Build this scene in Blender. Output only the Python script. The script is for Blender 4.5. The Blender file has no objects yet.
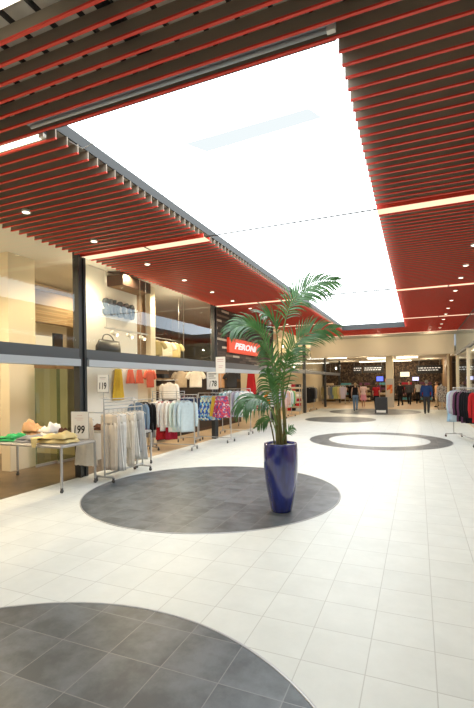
import bpy, math, random
from mathutils import Vector, Matrix
random.seed(7)
PI = math.pi
scn = bpy.context.scene
col = scn.collection

# ------------------------------------------------------------------ camera
F, YAW, ROLL, CY, H, CX = 432.4, 0.3967, 0.0136, 383.03, 1.75, 237.0
_c, _s, _cr, _sr = math.cos(YAW), math.sin(YAW), math.cos(ROLL), math.sin(ROLL)
_R, _U, _F = Vector((_c, _s, 0)), Vector((0, 0, 1)), Vector((-_s, _c, 0))
R2, U2 = _R * _cr - _U * _sr, _R * _sr + _U * _cr
cam = bpy.data.cameras.new('camera')
co = bpy.data.objects.new('camera', cam)
col.objects.link(co)
cam.sensor_fit = 'VERTICAL'
cam.sensor_height = 36.0
cam.lens = F / 708 * 36
cam.shift_y = (CY - 354) / 708
cam.clip_end = 300
m = Matrix((( R2.x, U2.x, -_F.x, 0), (R2.y, U2.y, -_F.y, 0), (R2.z, U2.z, -_F.z, H), (0, 0, 0, 1)))
co.matrix_world = m
scn.camera = co


def at(u, v, d):
    """world point at forward depth d (metres) on the sight line of a photo position"""
    return Vector((0, 0, H)) + (_F + R2 * ((u - CX) / F) + U2 * ((CY - v) / F)) * d


# ------------------------------------------------------------------ materials
def nt(m):
    m.use_nodes = True
    return m.node_tree.nodes, m.node_tree.links


def mat(name, colr, rough=0.6, metal=0.0, var=0.0, scale=8.0, bump=0.0, spec=0.5, coat=0.0, emit=None, es=0.0):
    m = bpy.data.materials.new(name)
    N, L = nt(m)
    b = N['Principled BSDF']
    b.inputs['Base Color'].default_value = (*colr, 1)
    b.inputs['Roughness'].default_value = rough
    b.inputs['Metallic'].default_value = metal
    b.inputs['Specular IOR Level'].default_value = spec
    b.inputs['Coat Weight'].default_value = coat
    if emit:
        b.inputs['Emission Color'].default_value = (*emit, 1)
        b.inputs['Emission Strength'].default_value = es
    if var or bump:
        tc = N.new('ShaderNodeTexCoord')
        nz = N.new('ShaderNodeTexNoise')
        nz.inputs['Scale'].default_value = scale
        nz.inputs['Detail'].default_value = 4
        L.new(tc.outputs['Object'], nz.inputs['Vector'])
        if var:
            mx = N.new('ShaderNodeMix')
            mx.data_type = 'RGBA'
            mx.inputs[6].default_value = (*[max(0, c * (1 - var)) for c in colr], 1)
            mx.inputs[7].default_value = (*[min(1, c * (1 + var)) for c in colr], 1)
            L.new(nz.outputs['Fac'], mx.inputs[0])
            L.new(mx.outputs[2], b.inputs['Base Color'])
        if bump:
            bp = N.new('ShaderNodeBump')
            bp.inputs['Strength'].default_value = bump
            bp.inputs['Distance'].default_value = 0.02
            L.new(nz.outputs['Fac'], bp.inputs['Height'])
            L.new(bp.outputs['Normal'], b.inputs['Normal'])
    return m


def emis(name, colr, s):
    m = bpy.data.materials.new(name)
    N, L = nt(m)
    N.clear()
    e = N.new('ShaderNodeEmission')
    o = N.new('ShaderNodeOutputMaterial')
    e.inputs[0].default_value = (*colr, 1)
    e.inputs[1].default_value = s
    L.new(e.outputs[0], o.inputs[0])
    return m


def glass(name, tint=(0.95, 1, 0.97), base=0.05, top=0.9, power=4.0):
    m = bpy.data.materials.new(name)
    N, L = nt(m)
    N.clear()
    lw = N.new('ShaderNodeLayerWeight')
    lw.inputs[0].default_value = 0.5
    pw = N.new('ShaderNodeMath'); pw.operation = 'POWER'; pw.inputs[1].default_value = power
    ml = N.new('ShaderNodeMath'); ml.operation = 'MULTIPLY_ADD'
    ml.inputs[1].default_value = top; ml.inputs[2].default_value = base
    tr = N.new('ShaderNodeBsdfTransparent'); tr.inputs[0].default_value = (*tint, 1)
    gl = N.new('ShaderNodeBsdfGlossy'); gl.inputs['Roughness'].default_value = 0.01
    gl.inputs[0].default_value = (0.8, 0.9, 1.0, 1)
    mx = N.new('ShaderNodeMixShader')
    o = N.new('ShaderNodeOutputMaterial')
    L.new(lw.outputs['Facing'], pw.inputs[0]); L.new(pw.outputs[0], ml.inputs[0])
    L.new(ml.outputs[0], mx.inputs[0]); L.new(tr.outputs[0], mx.inputs[1]); L.new(gl.outputs[0], mx.inputs[2])
    L.new(mx.outputs[0], o.inputs[0])
    return m


TS, TX, TY = 0.3916, -0.314, 2.661


def tile_mat(name, c1, c2, grout, rough, cloud=(0.35, 0.65), spec=0.5):
    """square tiles on the hall's grid, in world metres"""
    m = bpy.data.materials.new(name)
    N, L = nt(m)
    b = N['Principled BSDF']
    geo = N.new('ShaderNodeNewGeometry')
    sep = N.new('ShaderNodeSeparateXYZ')
    L.new(geo.outputs['Position'], sep.inputs[0])

    def math_(op, a, v):
        n = N.new('ShaderNodeMath'); n.operation = op
        L.new(a, n.inputs[0])
        if hasattr(v, 'links'):
            L.new(v, n.inputs[1])
        else:
            n.inputs[1].default_value = v
        return n.outputs[0]
    es, ids = [], []
    for ax, off in ((0, TX), (1, TY)):
        t = math_('DIVIDE', math_('SUBTRACT', sep.outputs[ax], off - 400 * TS), TS)
        fr = math_('FRACT', t, 0)
        ids.append(math_('FLOOR', t, 0))
        es.append(math_('ABSOLUTE', math_('SUBTRACT', fr, 0.5), 0))
    mxm = math_('MAXIMUM', es[0], es[1])
    line = math_('GREATER_THAN', mxm, 0.5 - 0.0032 / TS)
    cb = N.new('ShaderNodeCombineXYZ')
    L.new(ids[0], cb.inputs[0]); L.new(ids[1], cb.inputs[1])
    wn = N.new('ShaderNodeTexWhiteNoise'); wn.noise_dimensions = '3D'
    L.new(cb.outputs[0], wn.inputs['Vector'])
    nz = N.new('ShaderNodeTexNoise'); nz.inputs['Scale'].default_value = 2.6; nz.inputs['Detail'].default_value = 6
    nz.inputs['Roughness'].default_value = 0.65
    ad = N.new('ShaderNodeVectorMath'); ad.operation = 'MULTIPLY_ADD'
    ad.inputs[1].default_value = (7.3, 7.3, 7.3)
    L.new(wn.outputs['Color'], ad.inputs[0]); L.new(geo.outputs['Position'], ad.inputs[2])
    L.new(ad.outputs[0], nz.inputs['Vector'])
    rp = N.new('ShaderNodeMapRange')
    rp.inputs[1].default_value, rp.inputs[2].default_value = cloud
    L.new(nz.outputs['Fac'], rp.inputs[0])
    mx = N.new('ShaderNodeMix'); mx.data_type = 'RGBA'
    mx.inputs[6].default_value = (*c1, 1); mx.inputs[7].default_value = (*c2, 1)
    L.new(rp.outputs[0], mx.inputs[0])
    m2 = N.new('ShaderNodeMix'); m2.data_type = 'RGBA'
    m2.inputs[7].default_value = (*grout, 1)
    L.new(line, m2.inputs[0]); L.new(mx.outputs[2], m2.inputs[6])
    L.new(m2.outputs[2], b.inputs['Base Color'])
    b.inputs['Roughness'].default_value = rough
    b.inputs['Specular IOR Level'].default_value = spec
    return m


def strip_mat(name, cols, sx, sy, rough=0.7):
    """stone / timber strip cladding, a brick pattern in the object's Y-Z plane"""
    m = bpy.data.materials.new(name)
    N, L = nt(m)
    b = N['Principled BSDF']
    geo = N.new('ShaderNodeNewGeometry')
    sep = N.new('ShaderNodeSeparateXYZ'); cb = N.new('ShaderNodeCombineXYZ')
    L.new(geo.outputs['Position'], sep.inputs[0])
    L.new(sep.outputs[1], cb.inputs[0]); L.new(sep.outputs[2], cb.inputs[1])
    br = N.new('ShaderNodeTexBrick')
    br.inputs['Scale'].default_value = 1.0
    br.inputs['Brick Width'].default_value = sx
    br.inputs['Row Height'].default_value = sy
    br.inputs['Mortar Size'].default_value = 0.006
    br.inputs['Color1'].default_value = (0, 0, 0, 1); br.inputs['Color2'].default_value = (1, 1, 1, 1)
    br.inputs['Mortar'].default_value = (0, 0, 0, 1)
    L.new(cb.outputs[0], br.inputs['Vector'])
    cr = N.new('ShaderNodeValToRGB')
    cr.color_ramp.interpolation = 'CONSTANT'
    e = cr.color_ramp.elements
    while len(e) < len(cols):
        e.new(0.5)
    for k, (p, c) in enumerate(cols):
        e[k].position = p; e[k].color = (*c, 1)
    L.new(br.outputs['Color'], cr.inputs[0]); L.new(cr.outputs[0], b.inputs['Base Color'])
    b.inputs['Roughness'].default_value = rough
    return m


def print_mat(name, cols, scale):
    """printed cloth: blotches of several colours"""
    m = bpy.data.materials.new(name)
    N, L = nt(m)
    b = N['Principled BSDF']
    tc = N.new('ShaderNodeTexCoord')
    vo = N.new('ShaderNodeTexVoronoi'); vo.inputs['Scale'].default_value = scale
    L.new(tc.outputs['Object'], vo.inputs['Vector'])
    sp = N.new('ShaderNodeSeparateColor'); L.new(vo.outputs['Color'], sp.inputs[0])
    cr = N.new('ShaderNodeValToRGB'); cr.color_ramp.interpolation = 'CONSTANT'
    e = cr.color_ramp.elements
    while len(e) < len(cols):
        e.new(0.5)
    for k, c in enumerate(cols):
        e[k].position = k / len(cols); e[k].color = (*c, 1)
    L.new(sp.outputs[0], cr.inputs[0]); L.new(cr.outputs[0], b.inputs['Base Color'])
    b.inputs['Roughness'].default_value = 0.85
    return m


M = {}
M['tile'] = tile_mat('cream tile', (0.635, 0.67, 0.655), (0.70, 0.735, 0.72), (0.49, 0.51, 0.495), 0.42, spec=0.28)
M['slate'] = tile_mat('slate tile', (0.062, 0.076, 0.088), (0.135, 0.156, 0.176), (0.19, 0.20, 0.21), 0.36, cloud=(0.40, 0.62))
M['shopfloor'] = tile_mat('brown shop floor', (0.10, 0.065, 0.035), (0.15, 0.10, 0.055), (0.07, 0.05, 0.03), 0.35)
M['shopfloor2'] = tile_mat('beige shop floor', (0.52, 0.38, 0.24), (0.60, 0.45, 0.29), (0.4, 0.3, 0.2), 0.35)
M['red'] = mat('red baffle cap', (0.80, 0.058, 0.032), 0.5)
M['blade'] = mat('grey baffle blade', (0.30, 0.24, 0.18), 0.55)
M['back'] = mat('ceiling slab', (0.60, 0.54, 0.46), 0.9)
M['black'] = mat('black metal', (0.012, 0.012, 0.013), 0.45)
M['post'] = mat('charcoal steel', (0.028, 0.032, 0.036), 0.4)
M['beam'] = mat('dark grey steel', (0.085, 0.095, 0.105), 0.4)
M['band'] = mat('pale grey shutter box', (0.45, 0.49, 0.53), 0.4)
M['upstand'] = mat('skylight kerb', (0.045, 0.048, 0.05), 0.7)
M['sky'] = emis('skylight glow', (0.93, 0.98, 1.0), 4.7)
M['skydim'] = emis('skylight blind', (0.86, 0.93, 0.95), 1.04)
M['trough'] = emis('warm strip glow', (1.0, 0.77, 0.50), 1.35)
M['tube'] = emis('lit tube', (1.0, 0.93, 0.72), 3.0)
M['spot'] = emis('spot glow', (1.0, 0.86, 0.62), 6.0)
M['panel'] = emis('warm ceiling panel', (1.0, 0.83, 0.56), 5.0)
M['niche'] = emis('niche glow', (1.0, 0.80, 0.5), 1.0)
M['panel2'] = emis('warm mall panel', (1.0, 0.88, 0.68), 4.0)
M['rearfill'] = emis('cool rear fill', (0.86, 0.96, 1.0), 3.0)  # glow of the added fill panels behind the camera
M['cream'] = mat('cream plaster', (0.78, 0.68, 0.50), 0.8, var=0.04, scale=1.5)
M['white'] = mat('white paint', (0.80, 0.77, 0.70), 0.7)
M['wallgrey'] = mat('grey plaster', (0.50, 0.48, 0.44), 0.8)
M['bulk'] = mat('beige bulkhead', (0.72, 0.64, 0.50), 0.75, var=0.04, scale=0.8)
M['soffit'] = mat('grey soffit', (0.42, 0.38, 0.31), 0.8)
M['wood'] = mat('brown timber', (0.22, 0.13, 0.06), 0.6, var=0.3, scale=6)
M['darkwood'] = mat('dark brown timber', (0.055, 0.03, 0.02), 0.6, var=0.3, scale=8)
M['slatwall'] = strip_mat('dark slatwall', [(0, (0.03, 0.018, 0.012)), (0.5, (0.06, 0.03, 0.018)), (0.85, (0.10, 0.055, 0.03))], 2.4, 0.12)
M['stone'] = strip_mat('brown stone strips', [(0, (0.03, 0.018, 0.011)), (0.40, (0.08, 0.05, 0.032)), (0.72, (0.19, 0.13, 0.085)), (0.93, (0.55, 0.45, 0.33))], 0.60, 0.085)
M['mallfront'] = print_mat('mall shop front', [(0.03, 0.02, 0.013), (0.06, 0.036, 0.022), (0.02, 0.013, 0.01), (0.08, 0.05, 0.03), (0.035, 0.022, 0.016), (0.12, 0.08, 0.05)], 9.0)
M['blind'] = strip_mat('brown blind slats', [(0, (0.22, 0.15, 0.07)), (0.5, (0.30, 0.21, 0.11))], 9.0, 0.05)
M['glass'] = glass('clear pane', (0.96, 0.98, 0.95))
M['glassgreen'] = glass('green pane', (0.36, 0.44, 0.33), 0.07)
M['glassgrey'] = glass('grey pane', (0.80, 0.82, 0.80), 0.22, 0.7, 3.0)
M['chrome'] = mat('brushed steel', (0.50, 0.50, 0.50), 0.4, metal=0.6)
M['rubber'] = mat('grey rubber', (0.09, 0.09, 0.09), 0.7)
M['card'] = mat('white card', (0.82, 0.82, 0.80), 0.6)
M['ink'] = mat('black ink', (0.01, 0.01, 0.012), 0.6)
M['pinkink'] = mat('faded pink ink', (0.62, 0.42, 0.46), 0.6)
M['signred'] = mat('red sign', (0.80, 0.075, 0.03), 0.45, emit=(0.8, 0.06, 0.02), es=0.35)
M['signwhite'] = mat('white letters', (0.85, 0.85, 0.85), 0.5, emit=(1, 1, 1), es=0.4)
M['letters'] = mat('grey blue letters', (0.075, 0.10, 0.12), 0.45)
M['edge'] = mat('steel edge strip', (0.50, 0.52, 0.56), 0.35, metal=0.6)
M['skin'] = mat('skin', (0.55, 0.33, 0.23), 0.6)
M['hairdark'] = mat('dark hair', (0.03, 0.018, 0.012), 0.6)
M['hairbrown'] = mat('brown hair', (0.14, 0.07, 0.03), 0.6)
M['hairblond'] = mat('fair hair', (0.40, 0.26, 0.12), 0.6)
M['eye'] = mat('eye', (0.02, 0.02, 0.02), 0.3)
M['soil'] = mat('grey pebble topping', (0.22, 0.20, 0.18), 0.95, var=0.5, scale=60, bump=0.8)


def cloth(name, c, var=0.12):
    k = 'c_' + name
    if k not in M:
        M[k] = mat(name + ' cloth', c, 0.9, var=var, scale=14, spec=0.2)
    return M[k]


CL = {
    'white': (0.86, 0.85, 0.82), 'cream': (0.84, 0.76, 0.63), 'ivory': (0.87, 0.80, 0.69), 'beige': (0.58, 0.47, 0.34), 'sand': (0.74, 0.64, 0.52),
    'pale blue': (0.58, 0.70, 0.76), 'mint': (0.60, 0.72, 0.68), 'red': (0.48, 0.025, 0.03), 'crimson': (0.36, 0.02, 0.045), 'navy': (0.03, 0.045, 0.10),
    'black': (0.012, 0.011, 0.013), 'charcoal': (0.05, 0.05, 0.055), 'grey': (0.28, 0.28, 0.29), 'pale grey': (0.50, 0.50, 0.50), 'yellow': (0.72, 0.48, 0.06),
    'coral': (0.75, 0.16, 0.10), 'peach': (0.70, 0.40, 0.22), 'green': (0.05, 0.40, 0.14), 'brown': (0.10, 0.045, 0.03), 'plum': (0.14, 0.05, 0.10),
    'khaki': (0.36, 0.30, 0.15), 'lime': (0.50, 0.52, 0.20), 'denim': (0.16, 0.24, 0.36), 'pink': (0.70, 0.30, 0.38), 'pale pink': (0.74, 0.54, 0.52),
    'lilac': (0.48, 0.44, 0.56), 'blue': (0.04, 0.10, 0.34), 'orange': (0.75, 0.25, 0.04), 'straw': (0.72, 0.58, 0.28), 'teal': (0.10, 0.30, 0.34), 'sky': (0.42, 0.62, 0.78)}


def cm(n):
    return cloth(n, CL[n])


# ------------------------------------------------------------------ mesh builder
class MB:
    def __init__(self):
        self.v, self.f, self.mi, self.sm = [], [], [], []

    def add(self, vs, fs, mi=0, smooth=False):
        o = len(self.v)
        self.v += [Vector(p) for p in vs]
        for f in fs:
            self.f.append([o + i for i in f]); self.mi.append(mi); self.sm.append(smooth)
        return self

    def box(self, x0, x1, y0, y1, z0, z1, mi=0):
        vs = [(x, y, z) for z in (z0, z1) for y in (y0, y1) for x in (x0, x1)]
        return self.add(vs, [(0, 2, 3, 1), (4, 5, 7, 6), (0, 1, 5, 4), (2, 6, 7, 3), (0, 4, 6, 2), (1, 3, 7, 5)], mi)

    def bbox(self, c, size, r=0.01, mi=0):
        """box with chamfered edges"""
        hx, hy, hz = [s / 2 for s in size]
        r = min(r, hx * .9, hy * .9, hz * .9)
        c = Vector(c)
        rings = []
        for z, k in ((-hz, r), (-hz + r, 0), (hz - r, 0), (hz, r)):
            x, y = hx - k, hy - k
            q = r
            ring = [(x - q, -y), (x, -y + q), (x, y - q), (x - q, y), (-x + q, y), (-x, y - q), (-x, -y + q), (-x + q, -y)]
            rings.append([c + Vector((a, b, z)) for a, b in ring])
        return self.loft(rings, mi, smooth=False)

    def loft(self, rings, mi=0, smooth=True, caps=True, closed=True):
        n = len(rings[0]); o = len(self.v)
        for r in rings:
            self.v += [Vector(p) for p in r]
        for i in range(len(rings) - 1):
            for j in range(n if closed else n - 1):
                k = (j + 1) % n
                self.f.append([o + i * n + j, o + i * n + k, o + (i + 1) * n + k, o + (i + 1) * n + j]); self.mi.append(mi); self.sm.append(smooth)
        if caps and closed:
            self.f.append([o + j for j in reversed(range(n))]); self.mi.append(mi); self.sm.append(False)
            self.f.append([o + (len(rings) - 1) * n + j for j in range(n)]); self.mi.append(mi); self.sm.append(False)
        return self

    def tube(self, path, rad, n=8, mi=0, smooth=True):
        path = [Vector(p) for p in path]
        if not hasattr(rad, '__len__'):
            rad = [rad] * len(path)
        rings = []
        t0 = (path[1] - path[0]).normalized()
        a = Vector((0, 0, 1)) if abs(t0.z) < 0.9 else Vector((1, 0, 0))
        nrm = t0.cross(a).normalized()
        for i, p in enumerate(path):
            t = (path[min(i + 1, len(path) - 1)] - path[max(i - 1, 0)]).normalized()
            nrm = (nrm - t * nrm.dot(t)).normalized()
            b = t.cross(nrm)
            rings.append([p + (nrm * math.cos(2 * PI * k / n) + b * math.sin(2 * PI * k / n)) * rad[i] for k in range(n)])
        return self.loft(rings, mi, smooth)

    def ball(self, c, r, n=10, mi=0, sc=(1, 1, 1)):
        c = Vector(c)
        rings = []
        for i in range(n + 1):
            th = PI * (i + 0.02) / (n + 0.04)
            rings.append([c + Vector((r * sc[0] * math.sin(th) * math.cos(2 * PI * j / (2 * n)), r * sc[1] * math.sin(th) * math.sin(2 * PI * j / (2 * n)), -r * sc[2] * math.cos(th))) for j in range(2 * n)])
        return self.loft(rings, mi)

    def lathe(self, prof, c=(0, 0, 0), n=40, mi=0):
        c = Vector(c)
        return self.loft([[c + Vector((r * math.cos(2 * PI * j / n), r * math.sin(2 * PI * j / n), z)) for j in range(n)] for r, z in prof], mi)

    def quad(self, a, b, c, d, mi=0):
        return self.add([a, b, c, d], [(0, 1, 2, 3)], mi)

    def shift(self, mx):
        self.v = [mx @ p for p in self.v]
        return self

    def build(self, name, mats, parent=None, origin=None, kind=None):
        me = bpy.data.meshes.new(name)
        off = Vector(origin) if origin is not None else Vector((0, 0, 0))
        me.from_pydata([p - off for p in self.v], [], self.f)
        for x in (mats if isinstance(mats, (list, tuple)) else [mats]):
            me.materials.append(x)
        me.polygons.foreach_set('material_index', self.mi)
        me.polygons.foreach_set('use_smooth', self.sm)
        me.update()
        return link(name, me, parent, kind=kind, loc=off if parent is None else None)


def link(name, data, parent=None, kind=None, loc=None):
    o = bpy.data.objects.new(name, data)
    col.objects.link(o)
    if parent is not None:
        o.parent = parent
    if loc is not None:
        o.location = loc
    if kind:
        o['kind'] = kind
    return o


def tag(o, label, cat, group=None, kind=None):
    o['label'] = label
    o['category'] = cat
    if group:
        o['group'] = group
    if kind:
        o['kind'] = kind
    return o


def thing(name, label, cat, loc=(0, 0, 0), rz=0.0, group=None):
    o = link(name, None, None, loc=Vector(loc))
    o.rotation_euler = (0, 0, rz)
    return tag(o, label, cat, group)


def struct(name):
    return link(name, None, None, kind='structure')


def dup(root, loc, rz, label, group=None):
    def cp(o, parent):
        c = o.copy(); col.objects.link(c)
        if parent is not None:
            c.parent = parent
        for ch in [x for x in kids if x.parent == o]:
            cp(ch, c)
        return c
    kids = list(root.children_recursive)
    r = cp(root, None)
    r.location = loc; r.rotation_euler = (0, 0, rz)
    r['label'] = label
    if group:
        r['group'] = group
    return r


def text_obj(body, w, h, depth, material, parent, mx, name='lettering', bold=0.0, shear=0.0):
    cu = bpy.data.curves.new(name, 'FONT')
    cu.body = body
    cu.extrude = 0.01
    cu.offset = bold
    cu.shear = shear
    cu.resolution_u = 3
    t = bpy.data.objects.new(name, cu)
    col.objects.link(t)
    bpy.context.view_layer.update()
    me = bpy.data.meshes.new_from_object(t.evaluated_get(bpy.context.evaluated_depsgraph_get()))
    bpy.data.objects.remove(t)
    xs = [v.co.x for v in me.vertices]; ys = [v.co.y for v in me.vertices]
    sx = w / (max(xs) - min(xs)); sy = h / (max(ys) - min(ys))
    x0, y0 = (max(xs) + min(xs)) / 2, (max(ys) + min(ys)) / 2
    for v in me.vertices:
        v.co = mx @ Vector(((v.co.x - x0) * sx, (v.co.y - y0) * sy, v.co.z / 0.01 * depth / 2))
    me.materials.clear(); me.materials.append(material)
    me.name = name
    return link(name, me, parent)


def frame(origin, right, up):
    """matrix whose x is `right`, y is `up`, z faces the reader"""
    r = Vector(right).normalized(); u = Vector(up).normalized(); n = r.cross(u)
    mx = Matrix((r, u, n)).transposed().to_4x4()
    mx.translation = Vector(origin)
    return mx


# =================================================================== SETTING
XF, XR, ZC = -5.95, 1.82, 4.2
POSTS = [0.5, 6.42, 12.32, 18.15, 24.1, 30.0, 36.0]
TROUGHS = [0.72, 6.6, 12.5, 18.3, 23.75]
fl = MB().box(-14, 6, -6, 46, -0.12, 0.0).build('floor', M['tile'], kind='structure')
MB().box(-13.5, XF - 0.02, -6, 8.4, -0.1, 0.004).build('shop_floor', M['shopfloor'], fl)
MB().box(-13.5, XF - 0.02, 8.4, 42, -0.1, 0.004).build('shop_floor', M['shopfloor2'], fl)
MB().box(XR + 0.02, 5.9, -6, 42, -0.1, 0.004).build('shop_floor', M['shopfloor2'], fl)
MB().box(-5.93, 1.8, 28.5, 45, -0.1, 0.003).build('mall_floor', M['shopfloor2'], fl)


def disc(cx, cy, r, r_in=0.0, z=0.004):
    n = 128
    P = lambda q, zz, k: Vector((cx + q * math.cos(2 * PI * k / n), cy + q * math.sin(2 * PI * k / n), zz))
    mb = MB()
    if r_in:
        for k in range(n):
            mb.quad(P(r_in, z, k), P(r, z, k), P(r, z, k + 1), P(r_in, z, k + 1))
    else:
        mb.add([P(r, z, k) for k in range(n)], [list(range(n))])
    d = mb.build('round_slate_inlay', M['slate'], fl)
    e = MB()
    for q in ([r, r_in] if r_in else [r]):
        e.loft([[P(q + a, zz, k) for k in range(n)] for a, zz in ((-0.008, z), (-0.008, z + 0.003), (0.008, z + 0.003), (0.008, 0.0))], caps=False)
    e.build('steel_edge_strip', M['edge'], d)


disc(-1.87, 0.87, 1.95)
disc(-3.12, 6.35, 2.03)
disc(-1.12, 13.45, 2.0, 1.42)
disc(-3.36, 20.3, 1.6)
disc(-2.35, 25.9, 2.5)

# ---- slatted ceiling
ceil = struct('ceiling')
PITCH = 0.152


def slats(x0, x1, ys, name='slat_panel'):
    mb = MB()
    for y in ys:
        mb.box(x0, x1, y - 0.007, y + 0.007, ZC + 0.014, ZC + 0.108, 0)
        mb.box(x0, x1, y - 0.013, y + 0.012, ZC, ZC + 0.014, 1)
    mb.build(name, [M['blade'], M['red']], ceil)


SX0, SX1, SY0, SY1 = -3.29, -0.515, 3.16, 20.9
rows = [3.13 + PITCH * k for k in range(-36, 140)]
rows = [y for y in rows if y < 23.9 and not any(abs(y - t) < 0.15 for t in TROUGHS)]
edges = [-9] + TROUGHS + [99]
for a, b in zip(edges[:-1], edges[1:]):
    seg = [y for y in rows if a < y < b]
    near = [y for y in seg if y <= SY0]; midr = [y for y in seg if SY0 < y < SY1]; far = [y for y in seg if y >= SY1]
    if near:
        nn = [y for y in near if not (1.93 < y < 2.07)]
        slats(XF + 0.03, XR - 0.02, nn)
    if midr:
        slats(XF + 0.03, SX0, [y for y in midr if y > 3.2])
        slats(SX1, XR - 0.02, midr)
    if far:
        slats(XF + 0.03, XR - 0.02, far)
bk = MB()
ZB = ZC + 0.20
bk.box(-6.0, 2.0, -6, SY0, ZB, ZB + 0.1)
bk.box(-6.0, SX0 - 0.02, SY0, SY1, ZB, ZB + 0.1)
bk.box(SX1 + 0.02, 2.0, SY0, SY1, ZB, ZB + 0.1)
bk.box(-6.0, 2.0, SY1, 24.0, ZB, ZB + 0.1)
bk.build('slab', M['back'], ceil)
cr = MB()
for k in range(32):
    x = -5.8 + 0.245 * k
    cr.box(x - 0.012, x + 0.012, -4, SY0 - 0.02, ZC + 0.108, ZC + 0.14)
for x in (-5.0, -3.45, -1.95, -0.4, 1.0):
    cr.box(x - 0.035, x + 0.035, -4, SY0 - 0.02, ZC + 0.108, ZC + 0.17)
for x in (-5.6, -4.5, -3.5, -0.3, 0.6, 1.5):
    cr.box(x - 0.02, x + 0.02, SY0, 23.9, ZC + 0.108, ZC + 0.15)
cr.build('carrier_rail', M['black'], ceil)
# skylight: kerb and glowing glazing
kb = MB()
kb.box(SX0 - 0.02, SX0, SY0, SY1, ZC + 0.10, ZB + 0.1)
kb.box(SX1, SX1 + 0.02, SY0, SY1, ZC + 0.10, ZB + 0.1)
kb.box(SX0, SX1, SY1, SY1 + 0.03, ZC - 0.02, ZB + 0.1)
kb.box(SX0, SX1, SY0, SY0 + 0.02, ZC + 0.02, ZB + 0.1)
kb.build('skylight_kerb', M['upstand'], ceil)
sk = struct('window_1')
MB().quad((SX0, SY0, ZB + 0.02), (SX0, SY1, ZB + 0.02), (SX1, SY1, ZB + 0.02), (SX1, SY0, ZB + 0.02)).build('skylight_glazing', M['sky'], sk)
MB().add([(-2.35, 4.2, ZB + .004), (-2.2, 4.45, ZB + .004), (-0.85, 4.35, ZB + .004), (-0.95, 4.15, ZB + .004)], [(0, 1, 2, 3)]).build('roof_blind', M['skydim'], sk)
for y in (6.6, 12.5):
    tag(MB().tube([(SX0, y, ZC + 0.05), (SX1, y, ZC + 0.05)], 0.0105 if y < 8 else 0.018, 6).build('tie_cable', M['post']),
        'thin grey tie cable across the skylight ' + ('in line with the front light strip' if y < 8 else 'in line with the second light strip'), 'cable', 'cables across the skylight')
tag(MB().tube([(-2.95, 3.3, ZC + 0.15), (-2.9, 3.35, ZC + 0.05), (-2.98, 3.45, ZC - 0.03), (-3.15, 3.5, ZC - 0.02), (-3.28, 3.45, ZC + 0.06)], 0.005, 5).build('hanging_wire', M['wallgrey']),
    'thin loose wire in an arc at the skylight corner', 'wire')
# warm light troughs between the slat bays
k = 0
for t in TROUGHS:
    for x0, x1 in (((XF + 0.03, SX0), (SX1, XR - 0.02)) if SY0 < t < SY1 else ((XF + 0.03, XR - 0.02),)):
        g = MB()
        g.box(x0, x1, t - 0.105, t + 0.105, ZC + 0.004, ZC + 0.02)
        where = ['over the near floor circle', 'above the front shop post', 'above the second shop post', 'above the stone cladding end', 'along the beige bulkhead'][TROUGHS.index(t)]
        side = 'shop window side' if x1 < -1 else ('sweater rack side' if x0 > -1 else 'across the full hall')
        lt = thing('strip_light', 'warm strip light ' + where + ', ' + side, 'ceiling light', (x0, t, ZC), 0, 'warm strip lights')
        g.build('diffuser', M['trough'], lt, origin=(x0, t, ZC))
        h = MB()
        h.box(x0, x1, t - 0.125, t - 0.106, ZC + 0.002, ZC + 0.07, 0); h.box(x0, x1, t + 0.106, t + 0.125, ZC + 0.002, ZC + 0.07, 0)
        xm = x0 + (x1 - x0) * 0.55
        h.box(xm - 0.02, xm + 0.02, t - 0.104, t + 0.104, ZC - 0.004, ZC + 0.003, 1)
        h.build('housing', [M['red'], M['soffit']], lt, origin=(x0, t, ZC))
# near fluorescent fittings
for y, x0, x1, lit, lab in ((3.054, -3.40, -0.50, False, 'long grey unlit batten fitting along the front skylight edge'), (3.206, -5.4, -3.36, True, 'lit fluorescent batten by the front corner of the skylight'),
                            (1.99, -4.4, -2.12, True, 'lit fluorescent batten between the red slats at the top corner')):
    t = thing('fluorescent_batten', lab, 'ceiling light', (x0, y, ZC), 0)
    MB().box(x0, x1, y - 0.03, y + 0.03, ZC + 0.03, ZC + 0.10).build('tray', M['band'] if not lit else M['black'], t, origin=(x0, y, ZC))
    MB().tube([(x0 + 0.03, y, ZC + 0.012), (x1 - 0.06, y, ZC + 0.012)], 0.026 if lit else 0.016, 10).build('tube', M['tube'] if lit else M['band'], t, origin=(x0, y, ZC))
    MB().box(x1 - 0.06, x1, y - 0.02, y + 0.02, ZC - 0.005, ZC + 0.03).build('end_socket', M['white'], t, origin=(x0, y, ZC))
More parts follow.
